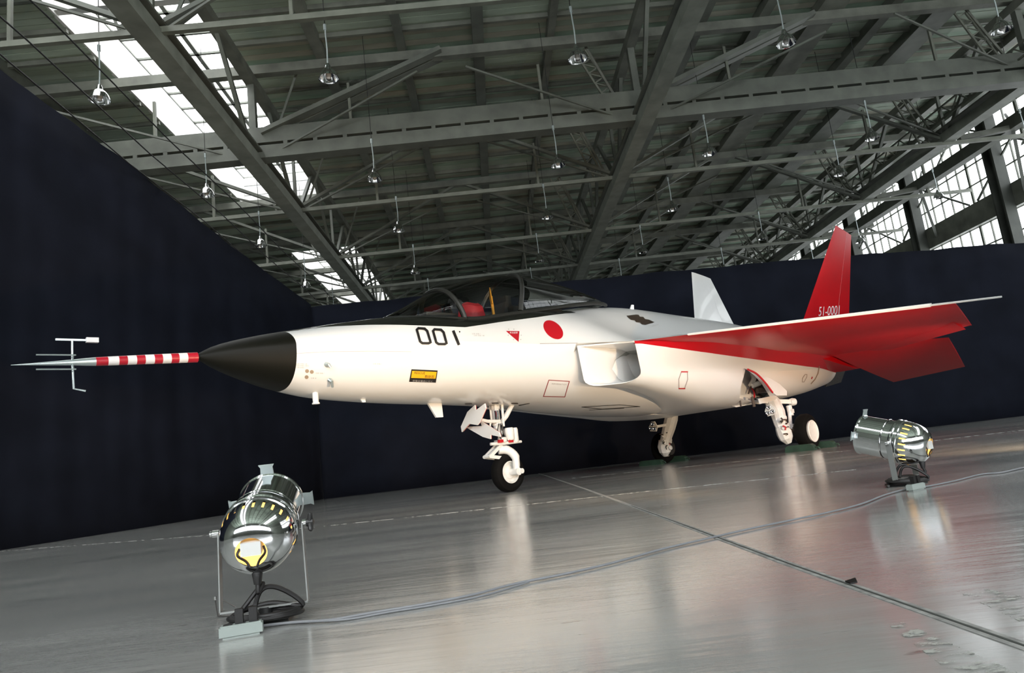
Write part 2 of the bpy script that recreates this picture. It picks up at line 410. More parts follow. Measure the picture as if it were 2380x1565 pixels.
# right glazed wall, and a window row in the wall behind the viewer
win3 = empty('window_3'); tag(win3, kind='structure')
for z0, z1, rows in ((5.0, 7.5, 3), (8.4, 11.6, 4)):
    ph = (z1 - z0) / rows
    for j in range(rows):
        for i in range(84):
            bb = 8 + (i + .5) * .62
            if bb > 60: break
            pane_obj('pane', (.02, .585, ph - .035), WINPANE, Matrix.Translation(HW(20.4, bb, z0 + (j + .5) * ph)) @ rot, win3)
    for j in range(rows + 1):
        mb = MB(); mb.box(HW(20.36, 34, z0 + j * ph), (.06, 52, .05), 0, HX); mb.build('glazing_bar', ROOFSTEELD, win3)
    for i in range(85):
        mb = MB(); mb.box(HW(20.36, 8 + i * .62, (z0 + z1) / 2), (.06, .10 if i % 6 == 0 else .04, z1 - z0), 0, HX); mb.build('mullion', ROOFSTEELD, win3)
mb = MB(); mb.box(HW(20.3, 25, 7.95), (.4, 74, .9), 0, HX); mb.build('spandrel', ROOFSTEELD, wr)
mb = MB(); mb.box(HW(20.4, -2, 8.3), (.3, 20, 7.2), 0, HX); mb.build('wall_panel', WALLM, wr)
win4 = empty('window_4'); tag(win4, kind='structure')
p = MB(); q = MB()
for i in range(36):
    a = -19 + i * 1.08
    for j in range(3): p.box(HW(a + .54, -12, 5.27 + j * 1.33), (1.0, .03, 1.25), 0, HX)
    q.box(HW(a, -11.95, 6.6), (.1 if i % 4 else .3, .1, 4.0), 0, HX)
tag(p.build('pane', FRONTPANE, win4), kind='stuff'); tag(q.build('glazing_bar', ROOFSTEELD, win4), kind='stuff')

# steel roof trusses ------------------------------------------------
BL = [-5.55, 4.85, 15.9]
ORD = ['nearest', 'second', 'third', 'fourth', 'fifth', 'sixth', 'seventh', 'eighth']
CH = 9.0
def truss_cross(i, b, label):
    t = empty('roof_truss'); tag(t, label, 'truss', 'cross trusses under the hangar roof')
    big = i == 1; CH = 9.473 if big else 9.0
    if big:
        mb = MB(); mb.box(HW(.2, b, CH + .15), (40.2, .36, .44), 0, HX); mb.build('bottom_chord', ROOFSTEEL, t)
        mb = MB(); mb.box(HW(.2, b, CH - .325), (40.2, .38, .35), 0, HX); mb.build('lower_flange', ROOFSTEEL, t)
        mb = MB(); mb.box(HW(.2, b + .12, CH - .1), (40.2, .04, .14), 0, HX); mb.build('web_plate', ROOFSTEELD, t)
        for k in range(51):
            mb = MB(); mb.box(HW(-19.6 + k * .785, b - .03, CH - .105), (.11, .3, .10), 0, HX); mb.build('batten', ROOFSTEEL, t)
    else:
        mb = MB(); mb.box(HW(.2, b, CH + .02), (40.2, .11, .12), 0, HX); mb.build('bottom_chord', LATTICE, t)
    mb = MB(); mb.box(HW(.2, b, DECK - .42), (40.2, .22, .26), 0, HX); mb.build('top_chord', ROOFSTEELD, t)
    sz = .26 if big else .13
    for a in BL:
        mb = MB(); mb.bar(HW(a, b, CH), HW(a, b, DECK - .4), sz * .7, sz * .7, HW(0, 1)); mb.build('post', ROOFSTEEL, t)
        for sg in (1, -1):
            if sg == 1 or not big:
                for off in ((-.17, .17) if big else (0,)):
                    mb = MB(); mb.bar(HW(a + sg * .25, b + off, CH + .2), HW(a + sg * 5.2, b + off, DECK - .4), .12 if big else .09, sz, HW(0, 1))
                    mb.build('diagonal', ROOFSTEEL, t)
            mb = MB(); mb.bar(HW(a + sg * 2.6, b, CH), HW(a + sg * 2.6, b, CH + 1.5), .07, .07); mb.build('hanger', LATTICE, t)
    # slim laced struts with a zig-zag of flats
    for a in BL:
        z0, z1 = CH + .2, DECK - .5; n = 12; lz = MB()
        for off in (-.16, .16): lz.bar(HW(a - .55 + off, b + .3, z0), HW(a - 1.35 + off, b + .3, z1), .05, .05)
        for k in range(n):
            u0, u1 = k / n, (k + 1) / n; sg = .16 if k % 2 else -.16
            lz.bar(HW(a - .55 - .8 * u0 - sg, b + .3, z0 + (z1 - z0) * u0), HW(a - .55 - .8 * u1 + sg, b + .3, z0 + (z1 - z0) * u1), .03, .03)
        lz.build('laced_strut', LATTICE, t)
    return t
CROSS = [11.9, 17.5, 21.3, 26.5, 31.4, 36.4, 41.5]
for i, b in enumerate(CROSS):
    truss_cross(i, b, ['steel truss crossing the roof nearest the viewer, slim lower chord',
                       'heavy slotted girder crossing the whole roof above the aircraft',
                       'slim steel truss crossing the roof next behind the heavy slotted girder',
                       'slim steel truss crossing the roof, third behind the nearest one',
                       'slim steel truss crossing the roof above the navy curtain, fourth behind the nearest',
                       'slim cross truss deep in the hangar, second from the far end',
                       'farthest slim cross truss deep in the hangar roof'][i])
def truss_long(i, a, label):
    CH = 9.0 + (.32 if i == 2 else 0)
    t = empty('long_girder'); tag(t, label, 'girder', 'long girders running to the back of the hangar')
    mb = MB(); mb.box(HW(a, 25, CH - .12), (.40, 73.4, .30), 0, HX); mb.build('bottom_chord', GIRDER, t)
    mb = MB(); mb.box(HW(a, 25, CH + .16), (.52, 73.4, .05), 0, HX); mb.build('cover_plate', ROOFSTEEL, t)
    mb = MB(); mb.box(HW(a, 25, DECK - .7), (.26, 73.4, .26), 0, HX); mb.build('top_chord', ROOFSTEELD, t)
    for k, b in enumerate(CROSS):
        for sg in (1, -1):
            mb = MB(); mb.bar(HW(a, b + sg * .2, CH), HW(a, b + sg * 2.4, DECK - .7), .10, .12); mb.build('brace', ROOFSTEEL, t)
        for sg in ((1, -1) if i < 2 else (-1,)):
            mb = MB(); mb.bar(HW(a + sg * .2, b + .05, CH + .05), HW(a + sg * 4.6, b - 1.6, CH + 1.15), .045, .05); mb.build('tie_rod', ROOFSTEEL, t)
            mb = MB(); mb.bar(HW(a + sg * .3, b + .1, CH + .1), HW(a + sg * 1.2, b + .3, DECK - .3), .05, .06); mb.build('strut', ROOFSTEEL if sg > 0 else ROOFSTEELD, t)
    # light lacing alongside the girder
    if i < 2: return t
    lz = MB(); off = -.45
    n = 110
    for sgz in (0, .38): lz.box(HW(a + off, 29, CH + .3 + sgz), (.05, 44, .05), 0, HX)
    for k in range(n):
        b0 = 7 + k * .4; z0, z1 = (CH + .3, CH + .68) if k % 2 else (CH + .68, CH + .3)
        lz.bar(HW(a + off, b0, z0), HW(a + off, b0 + .4, z1), .03, .035, HW(1, 0))
    tag(lz.build('lacing', LATTICE, t), kind='stuff')
for i, a in enumerate(BL):
    truss_long(i, a, ['long roof girder running beneath the bright skylights', 'long roof girder running down the middle of the roof above the cockpit', 'long roof girder running beside the glazed side wall'][i])
# outer girder, columns and bracing by the glazed wall
t = empty('eaves_girder'); tag(t, 'dark steel eaves girder in front of the glazed side wall', 'girder')
mb = MB(); mb.box(HW(18.2, 25, 9.45), (.36, 73.4, .42), 0, HX); mb.build('bottom_chord', ROOFSTEEL, t)
for k, b in enumerate(CROSS):
    mb = MB(); mb.bar(HW(16.3, b, CH + .15), HW(18.9, b, CH + .40), .16, .2, HW(0, 1)); mb.build('strut', ROOFSTEELD, t)
    mb = MB(); mb.bar(HW(18.2, b, 9.5), HW(20.1, b + 2.4, 10.9), .07, .07); mb.build('brace', ROOFSTEEL, wr)
    mb = MB(); mb.bar(HW(18.2, b, 9.3), HW(20.1, b + 2.4, 7.9), .10, .12); mb.build('brace', ROOFSTEEL, wr)
    mb = MB(); mb.bar(HW(20.05, b, 8.4), HW(20.05, b + 4.7, 11.5), .06, .07); mb.build('brace', ROOFSTEEL, wr)
    mb = MB(); mb.bar(HW(20.05, b, 11.5), HW(20.05, b + 4.7, 8.4), .06, .07); mb.build('brace', ROOFSTEEL, wr)
colnames = ['nearest', 'second', 'third', 'fourth', 'fifth']
for k, b in enumerate([24.3, 29.6, 34.9, 40.2, 45.5]):
    c = empty('steel_column'); tag(c, '%s steel column standing against the glazed side wall' % colnames[k], 'column', 'columns of the glazed side wall')
    mb = MB(); mb.box(HW(19.9, b, 5.9), (.42, .08, 11.8), 0, HX); mb.build('flange', COLUMND, c)
    mb = MB(); mb.box(HW(19.9, b + .45, 5.9), (.42, .08, 11.8), 0, HX); mb.build('flange', COLUMND, c)
    mb = MB(); mb.box(HW(19.95, b + .225, 5.9), (.07, .4, 11.8), 0, HX); mb.build('web', COLUMND, c)

# bare wires
for k, (a, z) in enumerate(((-5.55, 7.2), (-5.95, 7.0), (-6.35, 6.85))):
    mb = MB(); mb.tube([HW(a, 2 + i * 3.5, z - .08 * (i % 2)) for i in range(13)], .013, 6)
    tag(mb.build('overhead_wire', WIRE), 'thin black wire slung under the roof, %s of three by the tall curtain' % ['innermost', 'middle', 'outermost'][k], 'wire', 'wires slung by the left curtain')

# curtains ----------------------------------------------------------
def curtain(name, path, tops, label, fold=.05):
    """hanging cloth: path points in plan with a top height each"""
    n = 240; vs = []; fs = []; segs = [0]
    for i in range(len(path) - 1): segs.append(segs[-1] + (path[i + 1] - path[i]).length)
    NZ = 10
    for i in range(n + 1):
        d = segs[-1] * i / n; k = max(j for j in range(len(segs)) if segs[j] <= d + 1e-6); k = min(k, len(path) - 2)
        u = (d - segs[k]) / (segs[k + 1] - segs[k]); p = path[k].lerp(path[k + 1], u); top = tops[k] * (1 - u) + tops[k + 1] * u
        top += .012 * math.sin(d * 2.1) + .008 * math.sin(d * 5.3)
        dr = (path[k + 1] - path[k]).normalized(); nr = Vector((-dr.y, dr.x, 0))
        for j in range(NZ + 1):
            z = top * j / NZ
            o = fold * (noise.noise(Vector((d * .9, z * .12, 3.1))) + .5 * noise.noise(Vector((d * 2.6, z * .1, 8))))
            vs.append(p + nr * o + Vector((0, 0, z)))
    for i in range(n):
        for j in range(NZ): fs.append((i * (NZ + 1) + j, (i + 1) * (NZ + 1) + j, (i + 1) * (NZ + 1) + j + 1, i * (NZ + 1) + j + 1))
    t = empty(name); tag(t, label, 'curtain')
    mb = MB(); mb.add(vs, fs, 0, True); o = mb.build('cloth', CURTAIN, t, angle=80)
    sol = o.modifiers.new('thick', 'SOLIDIFY'); sol.thickness = .02
    return t
CORN = HW(-4.75, 19.0)
curtain('backdrop_curtain', [CORN + HW(.04, -.06), HW(2.7, 18.75), HW(8.3, 18.75), HW(15.4, 18.6), HW(19.5, 18.6)], [5.22, 5.11, 5.03, 4.76, 4.7],
        'long navy backdrop curtain hanging behind the aircraft')
LP = [HW(-4.75, 19.0), HW(-5.75, 15.6), HW(-6.55, 13.1), HW(-7.05, 11.6), HW(-7.45, 10.2), HW(-9.5, 3.5)]
curtain('side_curtain', LP, [5.3, 6.15, 6.95, 7.35, 7.65, 8.6], 'tall dark navy curtain beyond the nose probe, meeting the backdrop in a corner')

# pendant lamps ------------------------------------------------------
def make_pendant():
    t = empty('pendant_lamp')
    mb = MB(); mb.lathe([(.0, .30), (.035, .295), (.05, .25), (.06, .20), (.115, .15), (.16, .08), (.185, 0), (.19, -.012), (.178, -.005), (.15, .075), (.10, .14), (.045, .19)], seg=20)
    mb.build('shade', CHROME, t)
    mb = MB(); mb.lathe([(0, -.02), (.04, 0), (.055, .05), (.04, .11), (.03, .16), (0, .16)], seg=12); mb.build('bulb', PALE, t)
    mb = MB(); mb.tube([(0, 0, .3), (0.01, 0, .6), (0, 0, 1.0)], .014, 6); mb.build('cord', BRUSH, t)
    mb = MB(); mb.tube([(0, 0, 1.0), (0, 0, 1.12)], .03, 8); mb.build('hook', BRUSH, t)
    mb = MB(); mb.tube([(0, 0, 1.12), (0, 0, DECK - 7.81)], .008, 5); mb.build('suspension_wire', WIRE, t)
    return t
ROWS = [(12.2, [-7.08, -2.85, 1.89, 6.06, 10.67]), (17.2, [-7.21, -3.01, 1.73, 5.84, 10.37, 15.9]), (21.2, [-7.41, -3.11, 1.56, 5.71, 10.6, 15.75]),
        (26.1, [-7.6, -3.36, 1.40, 5.54, 10.3, 15.3]), (30.8, [-7.8, -3.5, 1.2, 5.3, 10.1, 15.2])]
YS = {(0, 0): 11.81, (0, 1): 11.99, (0, 2): 12.33, (0, 3): 12.66, (0, 4): 13.13, (1, 0): 16.49, (1, 1): 16.77, (1, 2): 17.23, (1, 3): 17.64, (1, 4): 17.92, (1, 5): 19.7,
      (2, 0): 20.62, (2, 1): 20.74, (2, 2): 21.16, (2, 3): 21.83, (2, 4): 20.4, (2, 5): 24.0, (3, 5): 29.0, (4, 5): 33.5, (3, 1): 25.61, (3, 2): 26.02, (3, 3): 26.54}
proto = None
CN = ['first', 'second', 'third', 'fourth', 'fifth', 'sixth']
RN = ['front', 'second', 'third', 'fourth', 'rearmost']
for r_, (y0, xs) in enumerate(ROWS):
    for c_, x in enumerate(xs):
        if proto is None: proto = o = make_pendant()
        else: o = copy_tree(proto)
        o.location = (x, YS.get((r_, c_), y0 + .05 * x), 8.0 - .15)
        tag(o, 'silvery dome pendant lamp, %s from the left in the %s row of hanging lamps' % (CN[c_], RN[r_]), 'lamp', 'pendant lamps under the hangar roof')

# ================================================================== AIRCRAFT
jet = empty('jet_aircraft', JET_M)
tag(jet, 'white and red jet aircraft with black nose cone and striped nose probe', 'aircraft')

def interp(tab, s):
    """smooth (monotone-ish Hermite) lookup; tab: list of (s, v)"""
    n = len(tab)
    if s <= tab[0][0]: return tab[0][1]
    if s >= tab[-1][0]: return tab[-1][1]
    for i in range(n - 1):
        if tab[i][0] <= s <= tab[i + 1][0]: break
    x0, y0 = tab[i]; x1, y1 = tab[i + 1]; h = x1 - x0; d = (y1 - y0) / h
    def slope(k):
        if k == 0: return (tab[1][1] - tab[0][1]) / (tab[1][0] - tab[0][0])
        if k == n - 1: return (tab[-1][1] - tab[-2][1]) / (tab[-1][0] - tab[-2][0])
        a = (tab[k][1] - tab[k - 1][1]) / (tab[k][0] - tab[k - 1][0]); b_ = (tab[k + 1][1] - tab[k][1]) / (tab[k + 1][0] - tab[k][0])
        return 0 if a * b_ <= 0 else 2 * a * b_ / (a + b_)
    m0, m1 = slope(i), slope(i + 1); t = (s - x0) / h
    return y0 * (2 * t ** 3 - 3 * t * t + 1) + m0 * h * (t ** 3 - 2 * t * t + t) + y1 * (-2 * t ** 3 + 3 * t * t) + m1 * h * (t ** 3 - t * t)

# forward body stations
ZT = [(-4.0, 1.83), (-3.8, 1.93), (-3.4, 2.035), (-2.9, 2.13), (-2.4, 2.22), (-1.85, 2.29), (-1.3, 2.27), (-.8, 2.26), (0, 2.37), (.8, 2.50), (1.5, 2.62), (2.1, 2.70), (3.0, 2.74), (4.4, 2.70), (6.0, 2.64), (7.2, 2.52), (8.3, 2.30), (8.6, 2.2)]
ZB = [(-4.0, 1.79), (-3.8, 1.68), (-3.5, 1.56), (-3.19, 1.46), (-2.69, 1.355), (-1.8, 1.275), (-.47, 1.205), (.42, 1.13), (1.15, 1.045), (2.3, .94), (3.2, .90), (4.0, 1.0), (8.6, 1.3)]
WK = [(-4.0, .02), (-3.8, .14), (-3.5, .29), (-3.1, .435), (-2.5, .57), (-1.8, .68), (-1, .79), (0, .92), (.45, 1.02), (.6, 1.10), (1.26, 1.5), (3, 1.53), (8.6, 1.45)]
ZK = [(-4.0, 1.81), (-3.6, 1.845), (-3.1, 1.87), (-2.1, 1.90), (-1, 1.885), (0, 1.855), (.6, 1.845), (1.26, 1.805), (3, 1.80), (6, 1.78), (8.6, 1.74)]
WB = [(-4.0, .02), (-3.1, .435), (-1, .79), (0, .90), (.6, .98), (2, 1.0), (3, .9), (3.8, .45), (8.6, .4)]     # lower-body half width
def body_ring(s):
    zt, zb, wk, zk = interp(ZT, s), interp(ZB, s), interp(WK, s), interp(ZK, s)
    pts = []
    NU, NL = 14, 18
    sill = min(max((s + 2.3) / .9, 0), 1) * (1 - min(max((s - 1.3) / 1.2, 0), 1))         # flat-topped over the cockpit
    ridge = min(max((s - .3) / 1.7, 0), 1)                                              # concave blend of spine into wing root
    ridge = ridge * ridge * (3 - 2 * ridge)
    for i in range(NU):
        t = i / NU
        e = 1.75
        a = t * math.pi / 2
        n1, z1 = wk * math.sin(a) ** (2 / e), zk + (zt - zk) * math.cos(a) ** (2 / e)
        # cockpit: flat sill then slanting side
        ws = interp([(-2.3, .22), (-1.8, .34), (-.8, .46), (.3, .47), (1.2, .42), (2.1, .30), (2.5, .25)], s)
        if t < .4: n2, z2 = ws * t / .4, zt
        else:
            q_ = (t - .4) / .6; n2 = ws + (wk - ws) * q_; z2 = zt + (zk - zt) * q_ + .05 * math.sin(math.pi * q_)
        n1, z1 = n1 + (n2 - n1) * sill, z1 + (z2 - z1) * sill
        x = t; bell = (1 - x ** 1.9) ** 2.0
        n3, z3 = wk * x, zk + (zt - zk) * (.72 * bell + .28 * (1 - x))
        pts.append((n1 + (n3 - n1) * ridge, z1 + (z3 - z1) * ridge))
    wb = interp(WB, s)
    g = min(max((s - .35) / .3, 0), 1)
    for i in range(NL + 1):
        t = i / NL; a = t * math.pi / 2; e = 2.35
        n1, z1 = wk * math.cos(a) ** (2 / e), zb + (zk - zb) * (1 - math.sin(a) ** (2 / e))
        if i <= 3: n2, z2 = wk + (wb - wk) * (i / 3) ** .8, zk - .035 * (i / 3)
        else:
            a2 = (i - 3) / (NL - 3) * math.pi / 2
            n2, z2 = wb * math.cos(a2) ** (2 / 2.6), zb + (zk - .035 - zb) * (1 - math.sin(a2) ** (2 / 2.6))
        pts.append((n1 + (n2 - n1) * g, z1 + (z2 - z1) * g))
    return pts
def loft_body(name, stations, m_, cap=(True, True)):
    mb = MB(); rings = []
    for s in stations:
        h = body_ring(s)
        ring = [J(s, n, z) for n, z in h] + [J(s, -n, z) for n, z in h[-2:0:-1]]
        rings.append(ring)
    n = len(rings[0]); vs = [v for r_ in rings for v in r_]
    fs = [(i * n + k, i * n + (k + 1) % n, (i + 1) * n + (k + 1) % n, (i + 1) * n + k) for i in range(len(rings) - 1) for k in range(n)]
    mb.add(vs, fs, 0, True)
    if cap[0]: mb.f.append(list(range(n))); mb.mi.append(0); mb.sm.append(False)
    if cap[1]: mb.f.append([(len(rings) - 1) * n + k for k in reversed(range(n))]); mb.mi.append(0); mb.sm.append(False)
    return mb.build(name, m_, jet, angle=24)
RAD_S = -3.12
def srange(a, b, st): k = max(1, round((b - a) / st)); return [a + (b - a) * i / k for i in range(k + 1)]
radome = loft_body('radome', [-4.0, -3.97, -3.92, -3.85, -3.75] + srange(-3.65, RAD_S, .1), RADOME, (True, True))
fwd = loft_body('fuselage', srange(RAD_S, 8.5, .13), WHITE, (True, True))

# antiglare: black band mask on the forward fuselage, straight in the mesh's own coordinates
def split_paint(M, pts, over, s0=-4, s1=4, z0=1.8, dz=1.2):
    nt = M.node_tree; b = nt.nodes['Principled BSDF']
    tc = nt.nodes.new('ShaderNodeTexCoord'); sp = nt.nodes.new('ShaderNodeSeparateXYZ'); nt.links.new(tc.outputs['Object'], sp.inputs[0])
    mr = nt.nodes.new('ShaderNodeMapRange'); mr.inputs['From Min'].default_value = s0; mr.inputs['From Max'].default_value = s1
    nt.links.new(sp.outputs['X'], mr.inputs['Value'])
    fc = nt.nodes.new('ShaderNodeFloatCurve'); cu = fc.mapping.curves[0]
    P = [((s - s0) / (s1 - s0), (z - z0) / dz) for s, z in pts]
    cu.points[0].location = P[0]; cu.points[1].location = P[-1]
    for q_ in P[1:-1]: cu.points.new(*q_)
    for q_ in cu.points: q_.handle_type = 'VECTOR'
    fc.mapping.update()
    nt.links.new(mr.outputs[0], fc.inputs['Value'])
    zz = nt.nodes.new('ShaderNodeMath'); zz.operation = 'MULTIPLY_ADD'; zz.inputs[1].default_value = dz; zz.inputs[2].default_value = z0
    nt.links.new(fc.outputs[0], zz.inputs[0])
    g = nt.nodes.new('ShaderNodeMath'); g.operation = 'GREATER_THAN'; nt.links.new(sp.outputs['Z'], g.inputs[0]); nt.links.new(zz.outputs[0], g.inputs[1])
    mx = nt.nodes.new('ShaderNodeMixRGB'); mx.inputs[1].default_value = (.80, .80, .79, 1); mx.inputs[2].default_value = (*over, 1)
    nt.links.new(g.outputs[0], mx.inputs[0]); nt.links.new(mx.outputs[0], b.inputs['Base Color'])
    return M

# nacelles (intake boxes blending into the rear body); outer wall, rounded bottom, open raked mouth
NO = [(.5, 1.50), (1.26, 1.50), (3, 1.53), (5, 1.50), (7, 1.38), (8.45, 1.16)]
NZB = [(.5, 1.27), (1.2, 1.235), (2.0, 1.12), (2.8, 1.0), (3.6, .895), (4.5, .872), (5.97, .945), (7.2, 1.05), (8.45, 1.2)]
NI = [(.5, 1.08), (1.2, 1.07), (2.0, .9), (2.8, .55), (3.4, .1), (3.6, .0), (8.45, 0)]
def nac_ring(s, side):
    no, zb, ni, zt = interp(NO, s), interp(NZB, s), interp(NI, s), interp(ZK, s) - .012
    rc = interp([(.5, .14), (1.3, .16), (2.2, .28), (3.5, .45), (5, .5), (7, .42), (8.45, .35)], s)       # bottom corner radius
    ri = interp([(.5, .10), (1.3, .10), (2.2, .10), (3.4, .02), (3.6, .001), (8.45, .001)], s)
    bul = interp([(.5, 0), (1.3, .0), (3, .04), (6, .05), (8.4, .1)], s)
    fl = interp([(1.26, 0), (1.9, .30), (2.8, .55), (4.2, .62), (6.5, .5), (7.6, .22), (8.45, .1)], s)
    pts = [(no - .06, zt)]
    NS = 20
    for i in range(NS + 1):
        t = i / NS; z = zt + (zb + rc - zt) * t
        ff = max(0.0, 1 - (zt - z) / .40)
        pts.append((no + bul * math.sin(math.pi * t) - bul * .6 * t + fl * ff ** 1.8, z))
    nx = no - bul * .6
    for i in range(1, 11):
        a = i / 10 * math.pi / 2; pts.append((nx - rc * 1.25 * (1 - math.cos(a)), zb + rc - rc * math.sin(a)))
    x0 = nx - rc * 1.25
    for i in range(1, 7): pts.append((x0 + (ni + ri - x0) * i / 6, zb))
    for i in range(1, 5):
        a = i / 4 * math.pi / 2; pts.append((ni + ri - ri * math.sin(a), zb + ri * (1 - math.cos(a))))
    for i in range(1, 4): pts.append((ni, zb + ri + (zt - zb - ri) * i / 3))
    return [(s, n * side, z) for n, z in pts]
def lip_s(n, z):          # raked mouth: the inner edge leads, the outer edge trails
    return .52 + (abs(n) - 1.05) / .45 * .74 - (z - 1.5) * .10
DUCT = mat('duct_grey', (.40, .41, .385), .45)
def nacelle(side):
    st = srange(0, 1, .25) + srange(1.5, 8.45, .2); mb = MB(); rings = []
    for k, q_ in enumerate(st):
        if q_ <= 1:
            r_ = nac_ring(.55 + q_ * .75, side); r2 = nac_ring(1.45, side); out = []
            for (s, n, z), (s2, n2, z2) in zip(nac_ring(.9, side), r2):
                ls = lip_s(n, z); out.append(J(ls + (1.45 - ls) * q_, n + (n2 - n) * q_, z + (z2 - z) * q_))
            rings.append(out)
        else: rings.append([J(*p) for p in nac_ring(q_, side)])
    n = len(rings[0]); vs = [v for r_ in rings for v in r_]
    fs = [(i * n + k, i * n + (k + 1) % n, (i + 1) * n + (k + 1) % n, (i + 1) * n + k) for i in range(len(rings) - 1) for k in range(n)]
    mb.add(vs, fs, 0, True)
    mb.f.append([(len(rings) - 1) * n + k for k in range(n)]); mb.mi.append(0); mb.sm.append(False)
    # duct: inset copy of the mouth running aft and inboard
    base = rings[0]; cy = sum((v for v in base), Vector()) / n
    duct = [base]
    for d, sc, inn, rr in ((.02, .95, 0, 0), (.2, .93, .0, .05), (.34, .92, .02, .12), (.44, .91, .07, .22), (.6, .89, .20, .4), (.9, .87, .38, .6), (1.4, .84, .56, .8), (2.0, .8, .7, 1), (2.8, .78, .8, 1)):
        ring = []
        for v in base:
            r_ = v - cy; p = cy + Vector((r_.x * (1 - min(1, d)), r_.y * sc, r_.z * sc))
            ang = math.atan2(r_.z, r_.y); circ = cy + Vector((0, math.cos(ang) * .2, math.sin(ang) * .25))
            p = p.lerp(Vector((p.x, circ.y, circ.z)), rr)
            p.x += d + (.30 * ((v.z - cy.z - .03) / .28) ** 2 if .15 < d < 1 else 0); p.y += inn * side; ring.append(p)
        duct.append(ring)
    vs = [v for r_ in duct for v in r_]
    fs = [(i * n + (k + 1) % n, i * n + k, (i + 1) * n + k, (i + 1) * n + (k + 1) % n) for i in range(len(duct) - 1) for k in range(n)]
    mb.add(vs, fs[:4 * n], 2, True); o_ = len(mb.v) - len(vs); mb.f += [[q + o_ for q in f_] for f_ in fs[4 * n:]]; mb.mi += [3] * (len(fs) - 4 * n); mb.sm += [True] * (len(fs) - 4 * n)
    mb.f.append([len(mb.v) - n + k for k in range(n)]); mb.mi.append(1); mb.sm.append(False)
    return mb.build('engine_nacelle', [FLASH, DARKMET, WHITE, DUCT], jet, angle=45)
nac_near = nacelle(1)
nac_far = nacelle(-1)

# main gear bay cut in the near nacelle
def cut(obj, cutter):
    md = obj.modifiers.new('cut', 'BOOLEAN'); md.operation = 'DIFFERENCE'; md.solver = 'EXACT'; md.object = cutter
    bpy.context.view_layer.update(); dg = bpy.context.evaluated_depsgraph_get(); me = bpy.data.meshes.new_from_object(obj.evaluated_get(dg)); obj.modifiers.clear()
    old = obj.data; obj.data = me; me.set_sharp_from_angle(angle=R(28)); bpy.data.objects.remove(cutter)
BAYPOLY = [(1733, 858), (1722, 900), (1719, 926), (1745, 934), (1790, 924), (1771, 893), (1752, 872)]
def bay_cutter(side):
    mb = MB(); near = [jet_plane(x, y, n=1.75) for x, y in BAYPOLY]; far = [jet_plane(x, y, n=.95) for x, y in BAYPOLY]
    if side < 0:
        near = [Vector((v.x, -v.y, v.z)) for v in near]; far = [Vector((v.x, -v.y, v.z)) for v in far]
    n = len(near)
    mb.add(near + far, [list(range(n)), [n + i for i in reversed(range(n))]] + [(i, n + i, n + (i + 1) % n, (i + 1) % n) for i in range(n)])
    return mb.build('cutter', BAY, jet), near, far
for side, nac in ((1, nac_near), (-1, nac_far)):
    cutter, bn, bf = bay_cutter(side); cut(nac, cutter)
    mb = MB()
    cx = sum(bf, Vector()) / len(bf)
    mb.add([v + Vector((0, side * .012, 0)) for v in bf], [list(range(len(bf)))])
    inner = [v.lerp(u, .02) + Vector((0, side * .012, 0)) for v, u in zip(bn, bf)]
    bay = mb.build('gear_bay', BAY, jet)
    rnd = random.Random(5)
    for k in range(9):
        a_, b_ = rnd.sample(range(len(bf)), 2)
        p0 = bf[a_].lerp(cx, rnd.uniform(.2, .6)); p1 = bf[b_].lerp(cx, rnd.uniform(.2, .6)); off = Vector((0, -side * rnd.uniform(.06, .22), 0))
        mb = MB(); mb.tube(smooth_path([p0 + off, (p0 + p1) / 2 + off * 1.5, p1 + off], 4), rnd.choice((.014, .022, .045)), 8)
        mb.build('hydraulic_pipe', (BAYDARK, REDM, GEAR, BAYDARK)[k % 4], bay)

antiglare_pts_px = [(690, 769), (752, 760.5), (854, 755.5), (931, 755.5), (1008, 758), (1082, 761), (1161, 749), (1250, 737.5), (1340, 727), (1440, 716)]

# projection of flat print on the skin
def bvh_of(objs):
    vs = []; ps = []
    for o in objs:
        k = len(vs); vs += [v.co.copy() for v in o.data.vertices]; ps += [[k + i for i in p.vertices] for p in o.data.polygons]
    return BVHTree.FromPolygons(vs, ps)
SKIN = bvh_of([radome, fwd, nac_near])
EYE = JET_I @ CPOS
def hit(px, py, tree=None, off=.004):
    d = JET_I.to_3x3() @ ray(px, py); co, nr, i, t = (tree or SKIN).ray_cast(EYE, d)
    if co is None and tree:                      # in the hinge gap or just past an edge: use the skin next to it
        for dx, dy in ((3, 0), (-3, 0), (6, 0), (-6, 0), (-10, 0)):
            c2, n2, i2, t2 = tree.ray_cast(EYE, JET_I.to_3x3() @ ray(px + dx, py + dy))
            if c2 is not None: co, nr = EYE + d * ((c2 - EYE).dot(n2) / d.dot(n2)), n2; break
    if co is None: return None
    if nr.dot(d) > 0: nr = -nr
    return co + nr * off
def hits(pts, tree=None, off=.004):
    out = [hit(x, y, tree, off) for x, y in pts]
    return out if all(p is not None for p in out) else None
P_ag = []
for x, y in antiglare_pts_px:
    h = hit(x, y, None, 0)
    if h is not None: P_ag.append((h.x, h.z))
P_ag = sorted(P_ag); P_ag = [q_ for i, q_ in enumerate(P_ag) if i == 0 or q_[0] - P_ag[i - 1][0] > .03]
P_ag = [(-4, P_ag[0][1] - .05)] + P_ag + [(P_ag[-1][0] + .12, 2.99), (4, 2.995)]
FWDM = split_paint(mat('fuselage_skin', (.80, .80, .79), .26, coat=.4), P_ag, (.010, .011, .009))
fwd.data.materials[0] = FWDM
P_rd = []
for k in range(14):
    x = 1490 + k * 35; h = hit(x, 797.5 + (x - 1480) * .1385, None, 0)
    if h is not None and h.x > 1.0: P_rd.append((h.x, h.z))
P_rd = sorted(P_rd); P_rd = [q_ for i, q_ in enumerate(P_rd) if i == 0 or q_[0] - P_rd[i - 1][0] > .06]
